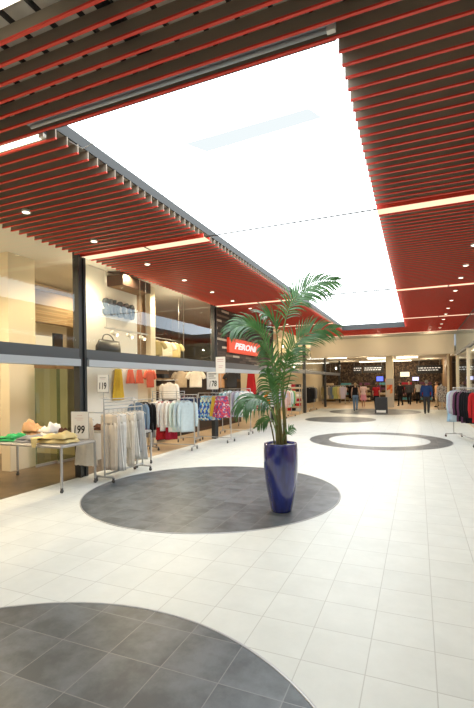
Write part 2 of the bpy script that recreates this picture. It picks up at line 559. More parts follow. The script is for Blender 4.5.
# recessed downlights
dl = None
SP = [(-5.05, y, 'shop window') for y in (4.47, 5.85, 7.42, 8.93, 10.42, 11.8, 13.25, 14.7, 16.2, 17.6, 19.1, 20.6, 22.1)] + [(0.97, y, 'sweater rack') for y in (7.4, 8.9, 10.4, 11.6, 13.2, 14.75, 16.3, 17.7, 19.2, 20.7, 22.2)]
WORDS = ['first', 'second', 'third', 'fourth', 'fifth', 'sixth', 'seventh', 'eighth', 'ninth', 'tenth', 'eleventh', 'twelfth', 'thirteenth', 'fourteenth', 'fifteenth', 'sixteenth', 'seventeenth', 'eighteenth', 'nineteenth', 'twentieth', 'twenty-first', 'twenty-second', 'twenty-third', 'twenty-fourth']
cnt = {}
for x, y, side in SP:
    cnt[side] = cnt.get(side, 0) + 1
    lab = f'small round ceiling spot, {WORDS[cnt[side] - 1]} of the row on the {side} side, counting inward'
    if dl is None:
        dl = thing('ceiling_downlight', lab, 'ceiling light', (x, y, ZC), 0, 'ceiling downlights')
        MB().lathe([(0.045, -0.012), (0.062, -0.02), (0.062, 0.0), (0.055, 0.02)], n=16).build('rim', M['white'], dl)
        MB().lathe([(0.043, -0.016), (0.043, -0.010)], n=16).build('lens', M['spot'], dl)
    else:
        dup(dl, (x, y, ZC), 0, lab)
for x, y, e in [(-4.6, 1.2, 55), (-5.0, 4.4, 75), (-5.05, 7.4, 60), (-5.05, 10.4, 60), (-5.05, 13.2, 55), (-4.6, 17.5, 45), (0.97, 2.5, 30), (0.97, 7.4, 30), (0.97, 11.6, 26), (0.97, 16.3, 30), (-2.5, -1.5, 45)]:
    ld = bpy.data.lights.new('spot_lamp', 'SPOT')
    ld.energy = e * 0.75; ld.color = (1, 0.95, 0.88); ld.spot_size = 1.9; ld.spot_blend = 1.0; ld.shadow_soft_size = 0.06
    link('spot_lamp', ld, None, loc=(x, y, ZC - 0.03))
# rear wall, and unseen glow panels added behind the camera as fill
rc = struct('rear_wall_and_fill')
MB().box(-14, 6, -6.05, -6, 0, 4.6).build('rear_screen', M['white'], rc)
for x in (-4.0, -1.6, 0.8):
    MB().box(x - 0.5, x + 0.5, -4.5, 0.2, ZC - 0.03, ZC - 0.01).build('light_panel', M['rearfill'], rc)

# ---- left shop facade
wl = struct('wall_left')
for y in POSTS:
    p = MB()
    p.box(XF - 0.09, XF + 0.05, y - 0.03, y + 0.03, 0, 4.3)
    p.box(XF - 0.09, XF + 0.05, y + 0.11, y + 0.17, 0, 4.3)
    p.box(XF - 0.06, XF + 0.02, y + 0.03, y + 0.11, 0, 4.3)
    p.build('post', M['post'], wl)
b = MB()
for a, c in zip(POSTS[:-1], POSTS[1:]):
    b.box(XF - 0.08, XF + 0.05, a + 0.171, c - 0.031, 2.27, 2.44, 0)
    b.box(XF - 0.08, XF + 0.065, a + 0.171, c - 0.031, 2.24, 2.28, 0)
b.build('beam', M['beam'], wl)
b = MB()
for a, c in zip([-6] + POSTS[1:3] , [POSTS[1], POSTS[2], POSTS[3]]):
    b.box(XF - 0.10, XF + 0.10, max(a, 0.5) + 0.18, c - 0.04, 2.11, 2.24)
b.build('shutter_box', M['band'], wl)
n = 1
for a, c in zip(POSTS[:-1], POSTS[1:]):
    if abs(a - 12.32) < .1:
        continue
    n += 1
    w = struct(f'window_{n}')
    MB().quad((XF, a + 0.18, 2.44), (XF, c - 0.04, 2.44), (XF, c - 0.04, 4.3), (XF, a + 0.18, 4.3)).build('pane', M['glass'], w)
    jm = MB()
    for q in (0.34, 0.68):
        yy = a + (c - a) * q
        jm.box(XF - 0.004, XF + 0.004, yy - 0.006, yy + 0.006, 2.44, 4.25)
    jm.build('joint', M['soffit'], w)
MB().box(XF - 0.06, XF + 0.03, 12.5, 18.11, 2.44, 4.24).build('stone_cladding', M['stone'], wl)
# interior shell of the shops behind the facade
wi = struct('wall_shop_back')
MB().box(-10.2, -10.0, -6, 10.3, 0, 4.5).build('rear_wall', M['cream'], wi)
MB().box(-13.6, -13.4, 8, 42, 0, 4.5).build('rear_wall', M['cream'], wi)
MB().box(-13.6, XF - 0.05, -6, 42, 4.5, 4.6).build('shop_ceiling', M['white'], wi)
MB().box(-7.95, -7.7, 6.35, 7.02, 0, 4.5).build('cream_pier', M['cream'], wi)
MB().box(-7.1, -6.9, 7.70, 9.62, 0, 4.48).build('sign_wall', M['white'], wi)
MB().box(-7.14, -6.95, 9.62, 10.16, 0, 2.3).build('panel_wall', M['cream'], wi)
MB().box(-7.14, -7.0, 9.62, 10.16, 2.3, 4.48).build('timber_panel', M['wood'], wi)
MB().box(-7.1, -6.84, 10.16, 10.40, 0, 4.48).build('cream_pillar', M['cream'], wi)
MB().box(-7.6, -7.4, 10.4, 18.1, 0, 2.5).build('slat_wall', M['slatwall'], wi)
MB().box(-7.7, -7.4, 10.4, 18.1, 2.5, 2.6).build('wall_ledge', M['beam'], wi)
MB().box(-8.7, -8.6, 11.2, 14.2, 2.6, 4.2).build('dark_panel', M['darkwood'], wi)
MB().box(-8.9, -8.7, 7.4, 10.2, 3.35, 4.15).build('brown_blind', M['blind'], wi)
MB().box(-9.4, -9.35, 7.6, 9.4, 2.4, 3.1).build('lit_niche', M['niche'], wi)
MB().box(-7.7, -7.5, 18.3, 24, 0, 4.5).build('rear_wall', M['cream'], wi)
MB().box(-7.7, XF - 0.1, 18.1, 18.3, 0, 4.5).build('party_wall', M['cream'], wi)
MB().box(-8.4, -8.2, 24, 42, 0, 4.5).build('rear_wall', M['cream'], wi)
sh = struct('ceiling_shop')
def lamp(x, y, z, e, c=(1, 0.80, 0.52), r=0.05):
    spot = z > 3.9
    ld = bpy.data.lights.new('shop_or_fill_lamp', 'SPOT' if spot else 'POINT')
    ld.energy = e * (2.1 if spot else 1); ld.color = c; ld.shadow_soft_size = r
    if spot:
        ld.spot_size = 2.7; ld.spot_blend = 0.6
    link('shop_or_fill_lamp', ld, None, loc=(x, y, z))


MB().box(-9.6, -9.3, 7.4, 10.0, 4.42, 4.48).build('ceiling_tray', M['cream'], sh)
for x, y, z, e in ((-8.6, 4.6, 3.3, 45), (-6.5, 7.9, 3.6, 22), (-6.5, 11.3, 3.6, 26), (-8.6, 3.2, 4.4, 150), (-6.8, 4.6, 4.4, 150), (-6.5, 7.2, 4.4, 60), (-6.35, 8.6, 4.4, 90), (-8.0, 9.0, 4.4, 90), (-6.4, 10.6, 4.4, 90), (-6.9, 11.9, 4.4, 90), (-6.5, 14.5, 4.4, 110), (-6.5, 17, 4.4, 90), (-6.6, 20, 4.4, 130),  # shop lights, plus unseen fill added for upper windows and near clothes
                   (-6.8, 22.6, 4.4, 110), (-7.2, 26, 4.4, 170), (-7.2, 29, 4.4, 170), (-7.2, 33, 4.4, 170), (-8.9, 6.5, 4.4, 60)):
    lamp(x, y, z, e)

# ---- right shop facade
wr = struct('wall_right')
b = MB(); b.box(XR - 0.03, XR + 0.09, -6, 25.5, 3.02, 3.12)
b.build('beam', M['beam'], wr)
MB().box(XR + 0.02, XR + 0.05, -6, 25.5, 3.12, 4.35).build('fascia', M['wallgrey'], wr)
for y in (1, 7, 13.2, 19.3, 24.6):
    MB().box(XR - 0.02, XR + 0.14, y, y + 0.3, 0, 3.02).build('pillar', M['cream'], wr)
wn = struct('window_9')
MB().quad((XR + 0.03, -6, 0.05), (XR + 0.03, 25.4, 0.05), (XR + 0.03, 25.4, 3.02), (XR + 0.03, -6, 3.02)).build('pane', M['glass'], wn)
MB().quad((XR + 0.01, -6, 3.12), (XR + 0.01, 25.4, 3.12), (XR + 0.01, 25.4, 4.3), (XR + 0.01, -6, 4.3)).build('pane', M['glassgrey'], wn)
wb = struct('wall_right_back')
MB().box(5.0, 5.2, -6, 42, 0, 3.4).build('rear_wall', M['cream'], wb)
MB().box(XR + 0.1, 5.2, -6, 42, 3.3, 3.4).build('shop_ceiling', M['white'], wb)
for y in (3, 10, 17, 22.5):
    MB().box(2.6, 3.6, y, y + 3.0, 3.25, 3.29).build('light_panel', M['panel'], wb)

# ---- far end: bulkhead, mall beyond
we = struct('wall_far')
for x, y, z, e in ((-4.6, 24.4, 3.85, 20), (-2.0, 24.4, 3.85, 20), (0.6, 24.4, 3.85, 20), (-3.5, 31, 2.9, 90), (-0.5, 31, 2.9, 90), (-2, 36.5, 2.9, 110), (0.8, 37, 2.9, 80), (-5.5, 37, 2.9, 80), (-1.0, 39, 2.6, 40)):  # fill lamps added to brighten the bulkhead and the dim mall
    lamp(x, y, z, e, (1, 0.82, 0.56))
MB().box(XF + 0.06, XR - 0.04, 25.5, 25.8, 3.16, 4.4).build('bulkhead', M['bulk'], we)
MB().box(-6.0, 2.0, 23.95, 25.8, 4.2, 4.3).build('soffit', M['soffit'], we)
MB().box(-14, 6, 45, 45.2, 0, 3.6).build('end_wall', M['wood'], we)
MB().box(-14, 6, 25.81, 45.2, 3.45, 3.6).build('mall_ceiling', M['soffit'], we)
MB().box(XR, XR + 0.2, 31, 45, 0, 3.45).build('side_wall', M['wood'], we)
for x0, x1, y0, y1 in ((-3.45, -1.9, 27.6, 28.9), (-1.45, 0.05, 27.6, 28.9), (-3.4, -1.9, 32.5, 33.6), (-1.4, 0, 32.5, 33.6), (-4.6, -0.5, 38, 38.6), (-5.8, -4.6, 29, 31)):
    MB().box(x0, x1, y0, y1, 3.38, 3.44).build('light_panel', M['panel2'], we)
pl = MB(); pl.box(-1.97, -1.52, 30.3, 30.75, 1.9, 3.45)
pl.box(-2.0, -1.49, 30.27, 30.78, 0, 1.9, 1)
pl.build('pillar', [M['cream'], M['wallgrey']], we)
MB().box(-8, 1.8, 40, 40.3, 0.2, 3.44).build('shop_front', M['mallfront'], we)
for x in (1.55,):
    MB().box(x, x + 0.10, 27.5, 27.65, 0, 3.45).build('mullion', M['cream'], we)

# =================================================================== POTTED PALM
D0 = 5.86
PC = Vector((-1.74, 5.66, 0))
palm = thing('potted_palm', 'tall arching feather-leaved palm in a glossy cobalt blue vase-shaped floor planter', 'potted plant', PC)
mp = bpy.data.materials.new('blue glaze')
N, L = nt(mp)
bs = N['Principled BSDF']
tc = N.new('ShaderNodeTexCoord'); mpg = N.new('ShaderNodeMapping'); mpg.inputs['Scale'].default_value = (5, 5, 0.8)
nz = N.new('ShaderNodeTexNoise'); nz.inputs['Scale'].default_value = 3; nz.inputs['Detail'].default_value = 5
rp = N.new('ShaderNodeValToRGB'); e = rp.color_ramp.elements
e[0].position = 0.3; e[0].color = (0.006, 0.008, 0.10, 1); e[1].position = 0.7; e[1].color = (0.015, 0.028, 0.26, 1)
L.new(tc.outputs['Object'], mpg.inputs[0]); L.new(mpg.outputs[0], nz.inputs['Vector']); L.new(nz.outputs['Fac'], rp.inputs[0]); L.new(rp.outputs[0], bs.inputs['Base Color'])
bs.inputs['Roughness'].default_value = 0.12; bs.inputs['Coat Weight'].default_value = 1.0; bs.inputs['Coat Roughness'].default_value = 0.03
bs.inputs['Specular IOR Level'].default_value = 0.6
MB().lathe([(0.128, 0.0), (0.142, 0.012), (0.15, 0.05), (0.178, 0.20), (0.208, 0.38), (0.226, 0.54), (0.233, 0.66), (0.233, 0.78), (0.229, 0.86), (0.226, 0.905), (0.223, 0.925),
            (0.214, 0.93), (0.206, 0.925), (0.204, 0.90), (0.204, 0.86)], n=64).build('planter', mp, palm)
MB().lathe([(0.205, 0.87), (0.20, 0.895), (0.12, 0.905), (0.01, 0.91)], n=40).build('soil_topping', M['soil'], palm)

mleaf = bpy.data.materials.new('palm leaf')
N, L = nt(mleaf)
bs = N['Principled BSDF']
tc = N.new('ShaderNodeTexCoord'); nz = N.new('ShaderNodeTexNoise'); nz.inputs['Scale'].default_value = 9
rp = N.new('ShaderNodeValToRGB'); e = rp.color_ramp.elements
e[0].position = 0.32; e[0].color = (0.025, 0.085, 0.032, 1); e[1].position = 0.7; e[1].color = (0.10, 0.23, 0.09, 1)
L.new(tc.outputs['Object'], nz.inputs['Vector']); L.new(nz.outputs['Fac'], rp.inputs[0]); L.new(rp.outputs[0], bs.inputs['Base Color'])
bs.inputs['Roughness'].default_value = 0.3; bs.inputs['Specular IOR Level'].default_value = 0.6
trn = N.new('ShaderNodeBsdfTranslucent'); trn.inputs[0].default_value = (0.12, 0.32, 0.05, 1)
mxs = N.new('ShaderNodeMixShader'); mxs.inputs[0].default_value = 0.22
L.new(bs.outputs[0], mxs.inputs[1]); L.new(trn.outputs[0], mxs.inputs[2]); L.new(mxs.outputs[0], N['Material Output'].inputs[0])
mstem = mat('palm stem', (0.13, 0.12, 0.035), 0.6, var=0.45, scale=14)
mrach = mat('palm midrib', (0.14, 0.22, 0.06), 0.5)


def smooth_path(pts, n):
    pts = [Vector(p) for p in pts]
    P = [pts[0] * 2 - pts[1]] + pts + [pts[-1] * 2 - pts[-2]]
    out = []
    segs = len(pts) - 1
    for i in range(n + 1):
        t = i / n * segs
        k = min(int(t), segs - 1); u = t - k
        a, b_, c_, d = P[k:k + 4]
        out.append(0.5 * ((2 * b_) + (c_ - a) * u + (2 * a - 5 * b_ + 4 * c_ - d) * u * u + (3 * b_ - a - 3 * c_ + d) * u ** 3))
    return out


rl = random.Random(21)


def frond(uvd, nleaf=20, length=0.36, start=0.3, nrm=None, droop=0.5, width=0.0115, bias=0.0, fwd=0.75):
    path = smooth_path([at(u, v, D0 + d) for u, v, d in uvd], 40)
    fr = MB()
    fr.tube(path, [0.011 * (1 - 0.85 * i / 40) for i in range(41)], 6)
    stem = fr.build('frond', mrach, palm, origin=PC)
    mb = MB()
    nrm = Vector(nrm) if nrm is not None else Vector((0.38, -0.92, 0.35))
    for side in (-1, 1):
        for k in range(nleaf):
            t = start + (1 - start) * (k + rl.uniform(-.3, .3) + 0.5) / nleaf
            i = max(1, min(39, int(t * 40)))
            p = path[i]
            T = (path[i + 1] - path[i - 1]).normalized()
            S = T.cross(nrm).normalized() * side
            q = (t - start) / (1 - start)
            env = (0.55 + 1.6 * q - 1.75 * q * q) if q < .6 else (0.88 - (q - .6) * 1.0)
            Ln = length * max(0.35, env) * rl.uniform(0.88, 1.1) * (1 + bias * side)
            f = fwd + 0.75 * q
            d = (T * f + S * 0.85 + nrm * rl.uniform(0.1, 0.3)).normalized()
            pts = []
            cur = p.copy(); step = Ln / 6
            dr = droop * rl.uniform(0.75, 1.25)
            for j in range(7):
                pts.append(cur.copy())
                d = (d + Vector((0, 0, -1)) * dr * 0.26 * (0.4 + j * 0.25)).normalized()
                cur = cur + d * step
            vs, fs = [], []
            for j, pt in enumerate(pts):
                w = width * (0.45, 0.95, 1.0, 0.92, 0.75, 0.45, 0.04)[j]
                tt = (pts[min(j + 1, 6)] - pts[max(j - 1, 0)]).normalized()
                ax = tt.cross(nrm)
                if ax.length < 0.15:
                    ax = tt.cross(Vector((0, 0, 1)))
                ax.normalize()
                up = ax.cross(tt).normalized()
                vs += [pt - ax * w + up * w * 0.3, pt, pt + ax * w + up * w * 0.3]
            for j in range(6):
                a = j * 3
                fs += [(a, a + 1, a + 4, a + 3), (a + 1, a + 2, a + 5, a + 4)]
            mb.add(vs, fs, 0, True)
    mb.build('leaflets', mleaf, stem, origin=PC)


# trunks
for pts in ([(282, 446, .0), (280, 425, 0), (278, 400, 0), (276, 378, 0), (274, 358, 0)],
            [(278, 446, -.05), (277, 425, -.05), (277.5, 398, -.05), (280, 370, -.04), (282, 345, 0)],
            [(285, 446, .05), (284.5, 420, .05), (283, 395, .05), (284, 375, .1), (286, 360, .1)],
            [(275, 446, .03), (271, 425, 0), (266.5, 410, -.05), (263, 402, -.1)]):
    pa = smooth_path([at(u, v, D0 + d) for u, v, d in pts], 20)
    thick = 0.030 if pts[0][0] != 275 else 0.012
    MB().tube(pa, [thick * (1 - 0.8 * i / 20) * (1.08 if i % 4 == 0 else 1.0) for i in range(21)], 9).build('stem', mstem, palm, origin=PC)
# A: tallest, arching toward the skylight
frond([(280, 372, 0), (282, 345, 0), (286, 318, .0), (293, 300, .05), (305, 289, .1), (320, 282, .15), (337, 281, .2)], 26, 0.40, 0.34, droop=0.75)
frond([(279, 375, .05), (282, 345, .15), (285, 322, .25), (291, 306, .35), (302, 296, .45), (316, 291, .55), (329, 294, .65)], 20, 0.36, 0.40, droop=0.8)
# B: short pale one
frond([(278, 372, -.1), (278, 348, -.2), (276, 329, -.3), (270, 318, -.4), (262, 314, -.5)], 16, 0.32, 0.42, droop=0.55, nrm=(0.2, -0.6, 0.75))
# C: big arch to the sign
frond([(276, 395, -.05), (273, 368, -.1), (267, 346, -.15), (258, 332, -.2), (248, 326, -.25), (238, 326.5, -.3), (231, 331, -.35)], 26, 0.36, 0.34, droop=0.9, nrm=(0.3, -0.75, 0.6))
# D: arch the other way
frond([(281, 388, 0), (285, 365, .0), (292, 349, .05), (303, 337, .1), (317, 330.5, .15), (336, 329.5, .25)], 24, 0.40, 0.32, droop=0.5, nrm=(0.38, -0.9, 0.4))
# E: upright fronds in the heart
frond([(278, 410, -.1), (277, 390, -.2), (274, 370, -.3), (268, 354, -.45), (260, 346, -.6)], 16, 0.32, 0.3, droop=0.6)
frond([(280, 408, -.15), (282, 388, -.25), (285.5, 368, -.4), (290, 352, -.55)], 13, 0.27, 0.3, droop=0.6)
frond([(277, 415, -.15), (273, 398, -.3), (269, 384, -.45), (266, 370, -.6)], 18, 0.30, 0.2, droop=0.8)
# F: low frond drooping over the floor
frond([(277, 425, -.1), (273, 411, -.15), (266, 402, -.25), (256, 398, -.35), (248, 401, -.42), (243, 409, -.48)], 18, 0.40, 0.32, droop=1.4, width=0.0145, nrm=(0.2, -0.55, 0.8))
frond([(277, 428, .05), (272, 412, .1), (264, 405, .15), (254, 404, .2), (246, 411, .2)], 14, 0.26, 0.4, droop=1.0, nrm=(0.2, -0.55, 0.8))
# G, H: thin small ones
frond([(277, 435, -.05), (272, 420, -.15), (266, 420, -.2), (257, 427, -.3)], 8, 0.18, 0.45, droop=0.8, width=0.011)
frond([(283, 440, -.05), (287, 433, -.1), (293, 427, -.2)], 6, 0.14, 0.4, droop=0.5, width=0.009)
frond([(284, 400, .05), (289, 380, .1), (294, 362, .15), (299, 348, .2)], 8, 0.22, 0.5, droop=0.9, width=0.011)

# =================================================================== CLOTHES
gcache = {}
HANG = MB()
HANG.tube([(0, 0, -0.02), (0, 0, 0.0), (0.012, 0, 0.022), (0.0, 0, 0.036), (-0.014, 0, 0.024)], 0.003, 5)
HANG.tube([(-0.19, 0, -0.085), (-0.1, 0, -0.045), (0, 0, -0.02), (0.1, 0, -0.045), (0.19, 0, -0.085)], 0.007, 6)
hang_mesh = None


def garment_mesh(kind, length, hw, seed, flare=0.0, thick=0.024):
    key = (kind, length, hw, seed, flare, thick)
    if key in gcache:
        return gcache[key]
    r = random.Random(seed)
    n = 36
    ph = [r.uniform(0, 6.28) for _ in range(4)]

    def ring(z, w, th, rip, k=5, dx=0, cx=0.0):
        out = []
        for j in range(n):
            a = 2 * PI * j / n
            x = math.cos(a); y = math.sin(a)
            x = math.copysign(abs(x) ** 0.7, x)
            s = math.sin(k * x * 2.6 + ph[0]) + 0.5 * math.sin(k * x * 5.1 + ph[1] + z)
            out.append((cx + x * w + dx, y * th + rip * s, z))
        return out
    mb = MB()
    if kind in ('shirt', 'jacket', 'tee'):
        rings = []
        for q in range(13):
            t = q / 12
            z = -0.035 - t * (length - 0.035)
            w = hw * (0.30 + 0.70 * min(1, t / 0.13) ** 0.55) * (1 + flare * t)
            rings.append(ring(z, w, thick * (0.55 + 0.45 * min(1, t * 4)), 0.010 * t))
        mb.loft(rings)
        sl = {'shirt': 0.56, 'jacket': 0.58, 'tee': 0.20}[kind]
        for s in (-1, 1):
            pth = [(s * hw * 0.78, 0, -0.085), (s * (hw + 0.035), 0.0, -0.15)]
            if kind == 'tee':
                pth += [(s * (hw + 0.09), 0, -0.13 - sl * 0.75)]; rr = [0.055, 0.06, 0.065]
            else:
                pth += [(s * (hw + 0.06), 0.006, -0.15 - sl * 0.5), (s * (hw + 0.05), -0.004, -0.15 - sl)]; rr = [0.05, 0.052, 0.045, 0.036]
            pth = smooth_path(pth, 8)
            rad = [rr[min(len(rr) - 1, int(i / 8 * (len(rr) - 1) + .5))] for i in range(9)]
            b2 = MB().tube(pth, rad, 10)
            b2.v = [Vector((p.x, p.y * 0.5, p.z)) for p in b2.v]
            mb.add(b2.v, b2.f, 0, True)
        # collar
        c = MB().tube([(-0.075, 0.0, -0.05), (-0.05, 0.02, -0.022), (0.0, 0.028, -0.016), (0.05, 0.02, -0.022), (0.075, 0, -0.05), (0.03, -0.022, -0.085), (0, -0.026, -0.11)], 0.012, 6)
        mb.add(c.v, c.f, 0, True)
    elif kind in ('skirt', 'dress'):
        rings = []
        for q in range(13):
            t = q / 12
            z = -0.05 - t * (length - 0.05)
            w = hw * (0.62 + 0.38 * t + flare * t)
            rings.append(ring(z, w, thick * (0.6 + 0.6 * t), 0.004 + 0.016 * t, 7))
        mb.loft(rings)
        c = MB().loft([ring(-0.04, hw * 0.63, thick * 0.72, 0.003, 7), ring(-0.085, hw * 0.64, thick * 0.75, 0.004, 7)])
        mb.add(c.v, c.f, 0, False)
    else:  # trousers, hung by the waist
        rings = [ring(-0.05 - 0.045 * q, hw * (0.92 + .02 * q), thick * 0.9, 0.004, 3) for q in range(5)]
        mb.loft(rings)
        for s in (-1, 1):
            rr = []
            for q in range(11):
                t = q / 10
                z = -0.2 - t * (length - 0.2)
                rr.append(ring(z, hw * 0.49 * (1 - 0.12 * t), thick * 0.9, 0.005, 3, cx=s * hw * 0.49))
            mb.loft(rr)
    me = bpy.data.meshes.new(kind)
    me.from_pydata([tuple(p) for p in mb.v], [], mb.f)
    me.polygons.foreach_set('use_smooth', mb.sm)
    me.update()
    gcache[key] = me
    return me


def garment(kind, colr, loc, rz, label, group, length=0.7, hw=0.2, flare=0.0, thick=0.024, seed=None, material=None, cat=None):
    global hang_mesh
    me = garment_mesh(kind, length, hw, seed if seed is not None else random.randint(0, 5), flare, thick)
    name = {'tee': 'tee_shirt', 'shirt': 'long_sleeved_shirt', 'jacket': 'jacket', 'skirt': 'skirt', 'dress': 'dress', 'trousers': 'trousers'}[kind]
    me2 = me.copy()
    me2.materials.append(material or cm(colr))
    o = link(name, me2, None, loc=Vector(loc))
    o.rotation_euler = (0, 0, rz)
    tag(o, label, cat or {'tee': 'shirt', 'shirt': 'shirt', 'jacket': 'jacket', 'skirt': 'skirt', 'dress': 'dress', 'trousers': 'trousers'}[kind], group)
    if hang_mesh is None:
        h = HANG.build('hanger', M['chrome'], o); hang_mesh = h.data
    else:
        link('hanger', hang_mesh, o)
    return o


def caster(mb_parent, x, y):
    w = MB().tube([(x - 0.012, y, 0.034), (x + 0.012, y, 0.034)], 0.03, 12)
    w.box(x - 0.017, x - 0.013, y - 0.012, y + 0.012, 0.03, 0.075); w.box(x + 0.013, x + 0.017, y - 0.012, y + 0.012, 0.03, 0.075)
    w.box(x - 0.017, x + 0.017, y - 0.014, y + 0.014, 0.072, 0.085)
    w.build('caster', M['rubber'], mb_parent)


def rail_rack(label, loc, rz, length, height, group=None, tiers=None, grid=False, basew=0.42):
    """rolling garment rail along local x"""
    t = thing('garment_rack', label, 'clothes rack', loc, rz, group)
    h = length / 2
    for s in (-1, 1):
        MB().bbox((s * h, 0, height / 2 + 0.045), (0.03, 0.03, height - 0.09)).build('upright', M['chrome'], t)
        MB().bbox((s * h, 0, 0.10), (0.035, basew, 0.03)).build('base_foot', M['chrome'], t)
        for q in (-1, 1):
            caster(t, s * h, q * (basew / 2 - 0.02))
    MB().tube([(-h, 0, height), (h, 0, height)], 0.013, 10).build('rail', M['chrome'], t)
    MB().bbox((0, 0, 0.14), (length, 0.03, 0.025)).build('base_bar', M['chrome'], t)
    if tiers:
        for z in tiers:
            MB().tube([(-h, 0, z), (h, 0, z)], 0.011, 8).build('rail', M['chrome'], t)
    if grid:
        g = MB()
        for z in (height + 0.06, height + 0.12, height + 0.18):
            g.tube([(-h, 0, z), (h * 0.55, 0, z)], 0.008, 6)
        g.tube([(-h, 0, height), (-h, 0, height + 0.19)], 0.01, 6); g.tube([(h * 0.55, 0, height), (h * 0.55, 0, height + 0.19)], 0.01, 6)
        g.build('grid_panel', M['chrome'], t)
    return t


def fill_rack(loc, rz, length, height, items, group, desc, turn=0.0, zdrop=0.05, inset=0.07):
    """items: list of (kind, colour, length, halfwidth, flare, material, words)"""
    n = len(items)
    ca, sa = math.cos(rz), math.sin(rz)
    for i, it in enumerate(items):
        kind, c, ln, hw, fla, mt, words = it
        x = -length / 2 + inset + (length - 2 * inset) * (i + 0.5) / n
        p = Vector(loc) + Vector((ca * x, sa * x, height - 0.0545))
        lab = f'{words}, {WORDS[i]} {desc}'
        garment(kind, c, p, rz + PI / 2 + turn, lab, group, ln, hw, fla, thick=min(0.024, (length - 2 * inset) / n * 0.32), seed=i % 4, material=mt)


def folded(loc, size, colr, rz, label, group, seed, drape=None):
    """a crumpled folded garment: layered soft slab"""
    r = random.Random(seed)
    sx, sy, sz = size
    t = thing('folded_garment', label, 'clothing', loc, rz, group)
    layers = 2
    for l in range(layers):
        mb = MB()
        nx, ny = 18, 14
        ox, oy = r.uniform(-.02, .02), r.uniform(-.02, .02)
        p = [r.uniform(0, 6.28) for _ in range(4)]
        tw = r.uniform(-.12, .12) * min(1, sz * 6)
        z0 = sz * l / layers
        hh = sz / layers
        k = 1 - 0.08 * l
        top, bot = [], []
        for j in range(ny + 1):
            for i in range(nx + 1):
                u, v = i / nx * 2 - 1, j / ny * 2 - 1
                edge = max(0, 1 - max(abs(u), abs(v)) ** 6)
                w = 0.22 * hh * (math.sin(5 * u + p[0] + 3 * v) + math.sin(7 * v - 4 * u + p[1]) + 0.6 * math.sin(11 * u + 6 * v + p[3])) + 0.5 * hh * math.sin(2.2 * u + p[2]) * (l == layers - 1)
                x = (u * (1 + 0.09 * math.sin(3 * v + p[3]))) * sx / 2 * k + ox
                y = (v * (1 + 0.10 * math.sin(4 * u + p[0]))) * sy / 2 * k + oy
                x, y = x * math.cos(tw) - y * math.sin(tw), x * math.sin(tw) + y * math.cos(tw)
                top.append((x, y, z0 + hh * (0.25 + 0.72 * edge ** .5) + w * edge)); bot.append((x, y, z0 + hh * 0.12 * (1 - edge) + 0.002))
        W = nx + 1
        o = len(top)
        fs = []
        for j in range(ny):
            for i in range(nx):
                a = j * W + i
                fs.append((a, a + 1, a + W + 1, a + W)); fs.append((o + a, o + a + W, o + a + W + 1, o + a + 1))
        for i in range(nx):
            fs.append((i, o + i, o + i + 1, i + 1)); a = ny * W + i; fs.append((a, a + 1, o + a + 1, o + a))
        for j in range(ny):
            a = j * W; fs.append((a, a + W, o + a + W, o + a)); a = j * W + nx; fs.append((a, o + a, o + a + W, a + W))
        mb.add(top + bot, fs, 0, True)
        mb.build('fold', cm(colr), t)
    if drape:
        mb = MB()
        dx0, dx1, dl = drape
        rows_ = []
        for q in range(12):
            s = q / 11
            row = []
            for i in range(15):
                u = i / 14
                x = dx0 + (dx1 - dx0) * (0.5 + (u - 0.5) * (1 - 0.55 * s))
                if s < 0.35:
                    y = -sy / 2 + 0.05 - s / 0.35 * (0.05 + drape_out); z = sz * 0.72
                else:
                    y = -sy / 2 - drape_out; z = sz * 0.72 - (s - 0.35) / 0.65 * dl
                row.append((x, y + 0.006 * math.sin(14 * u + 3 * s), z + 0.004 * math.sin(11 * u)))
            rows_.append(row)
        mb.loft(rows_, closed=False, caps=False)
        mb.build('hanging_sleeve', cm(colr), t)
    return t


drape_out = 0.115


def steel_table(label, x0, x1, y0, y1, z, group='rolling display tables'):
    t = thing('display_table', label, 'table', ((x0 + x1) / 2, (y0 + y1) / 2, 0), 0, group)
    hx, hy = (x1 - x0) / 2, (y1 - y0) / 2
    MB().bbox((0, 0, z - 0.008), (2 * hx - 0.03, 2 * hy - 0.03, 0.014), 0.003).build('table_top', M['chrome'], t)
    fr = MB()
    for s in (-1, 1):
        fr.bbox((0, s * (hy - 0.0175), z - 0.03), (2 * hx, 0.035, 0.04)); fr.bbox((s * (hx - 0.0175), 0, z - 0.03), (0.035, 2 * hy - 0.07, 0.04))
    fr.build('table_frame', M['chrome'], t)
    for sx in (-1, 1):
        for sy in (-1, 1):
            MB().bbox((sx * (hx - 0.0175), sy * (hy - 0.0175), (z + 0.035) / 2), (0.035, 0.035, z - 0.135), 0.004).build('leg', M['chrome'], t)
            caster(t, sx * (hx - 0.0175), sy * (hy - 0.0175))
    return t


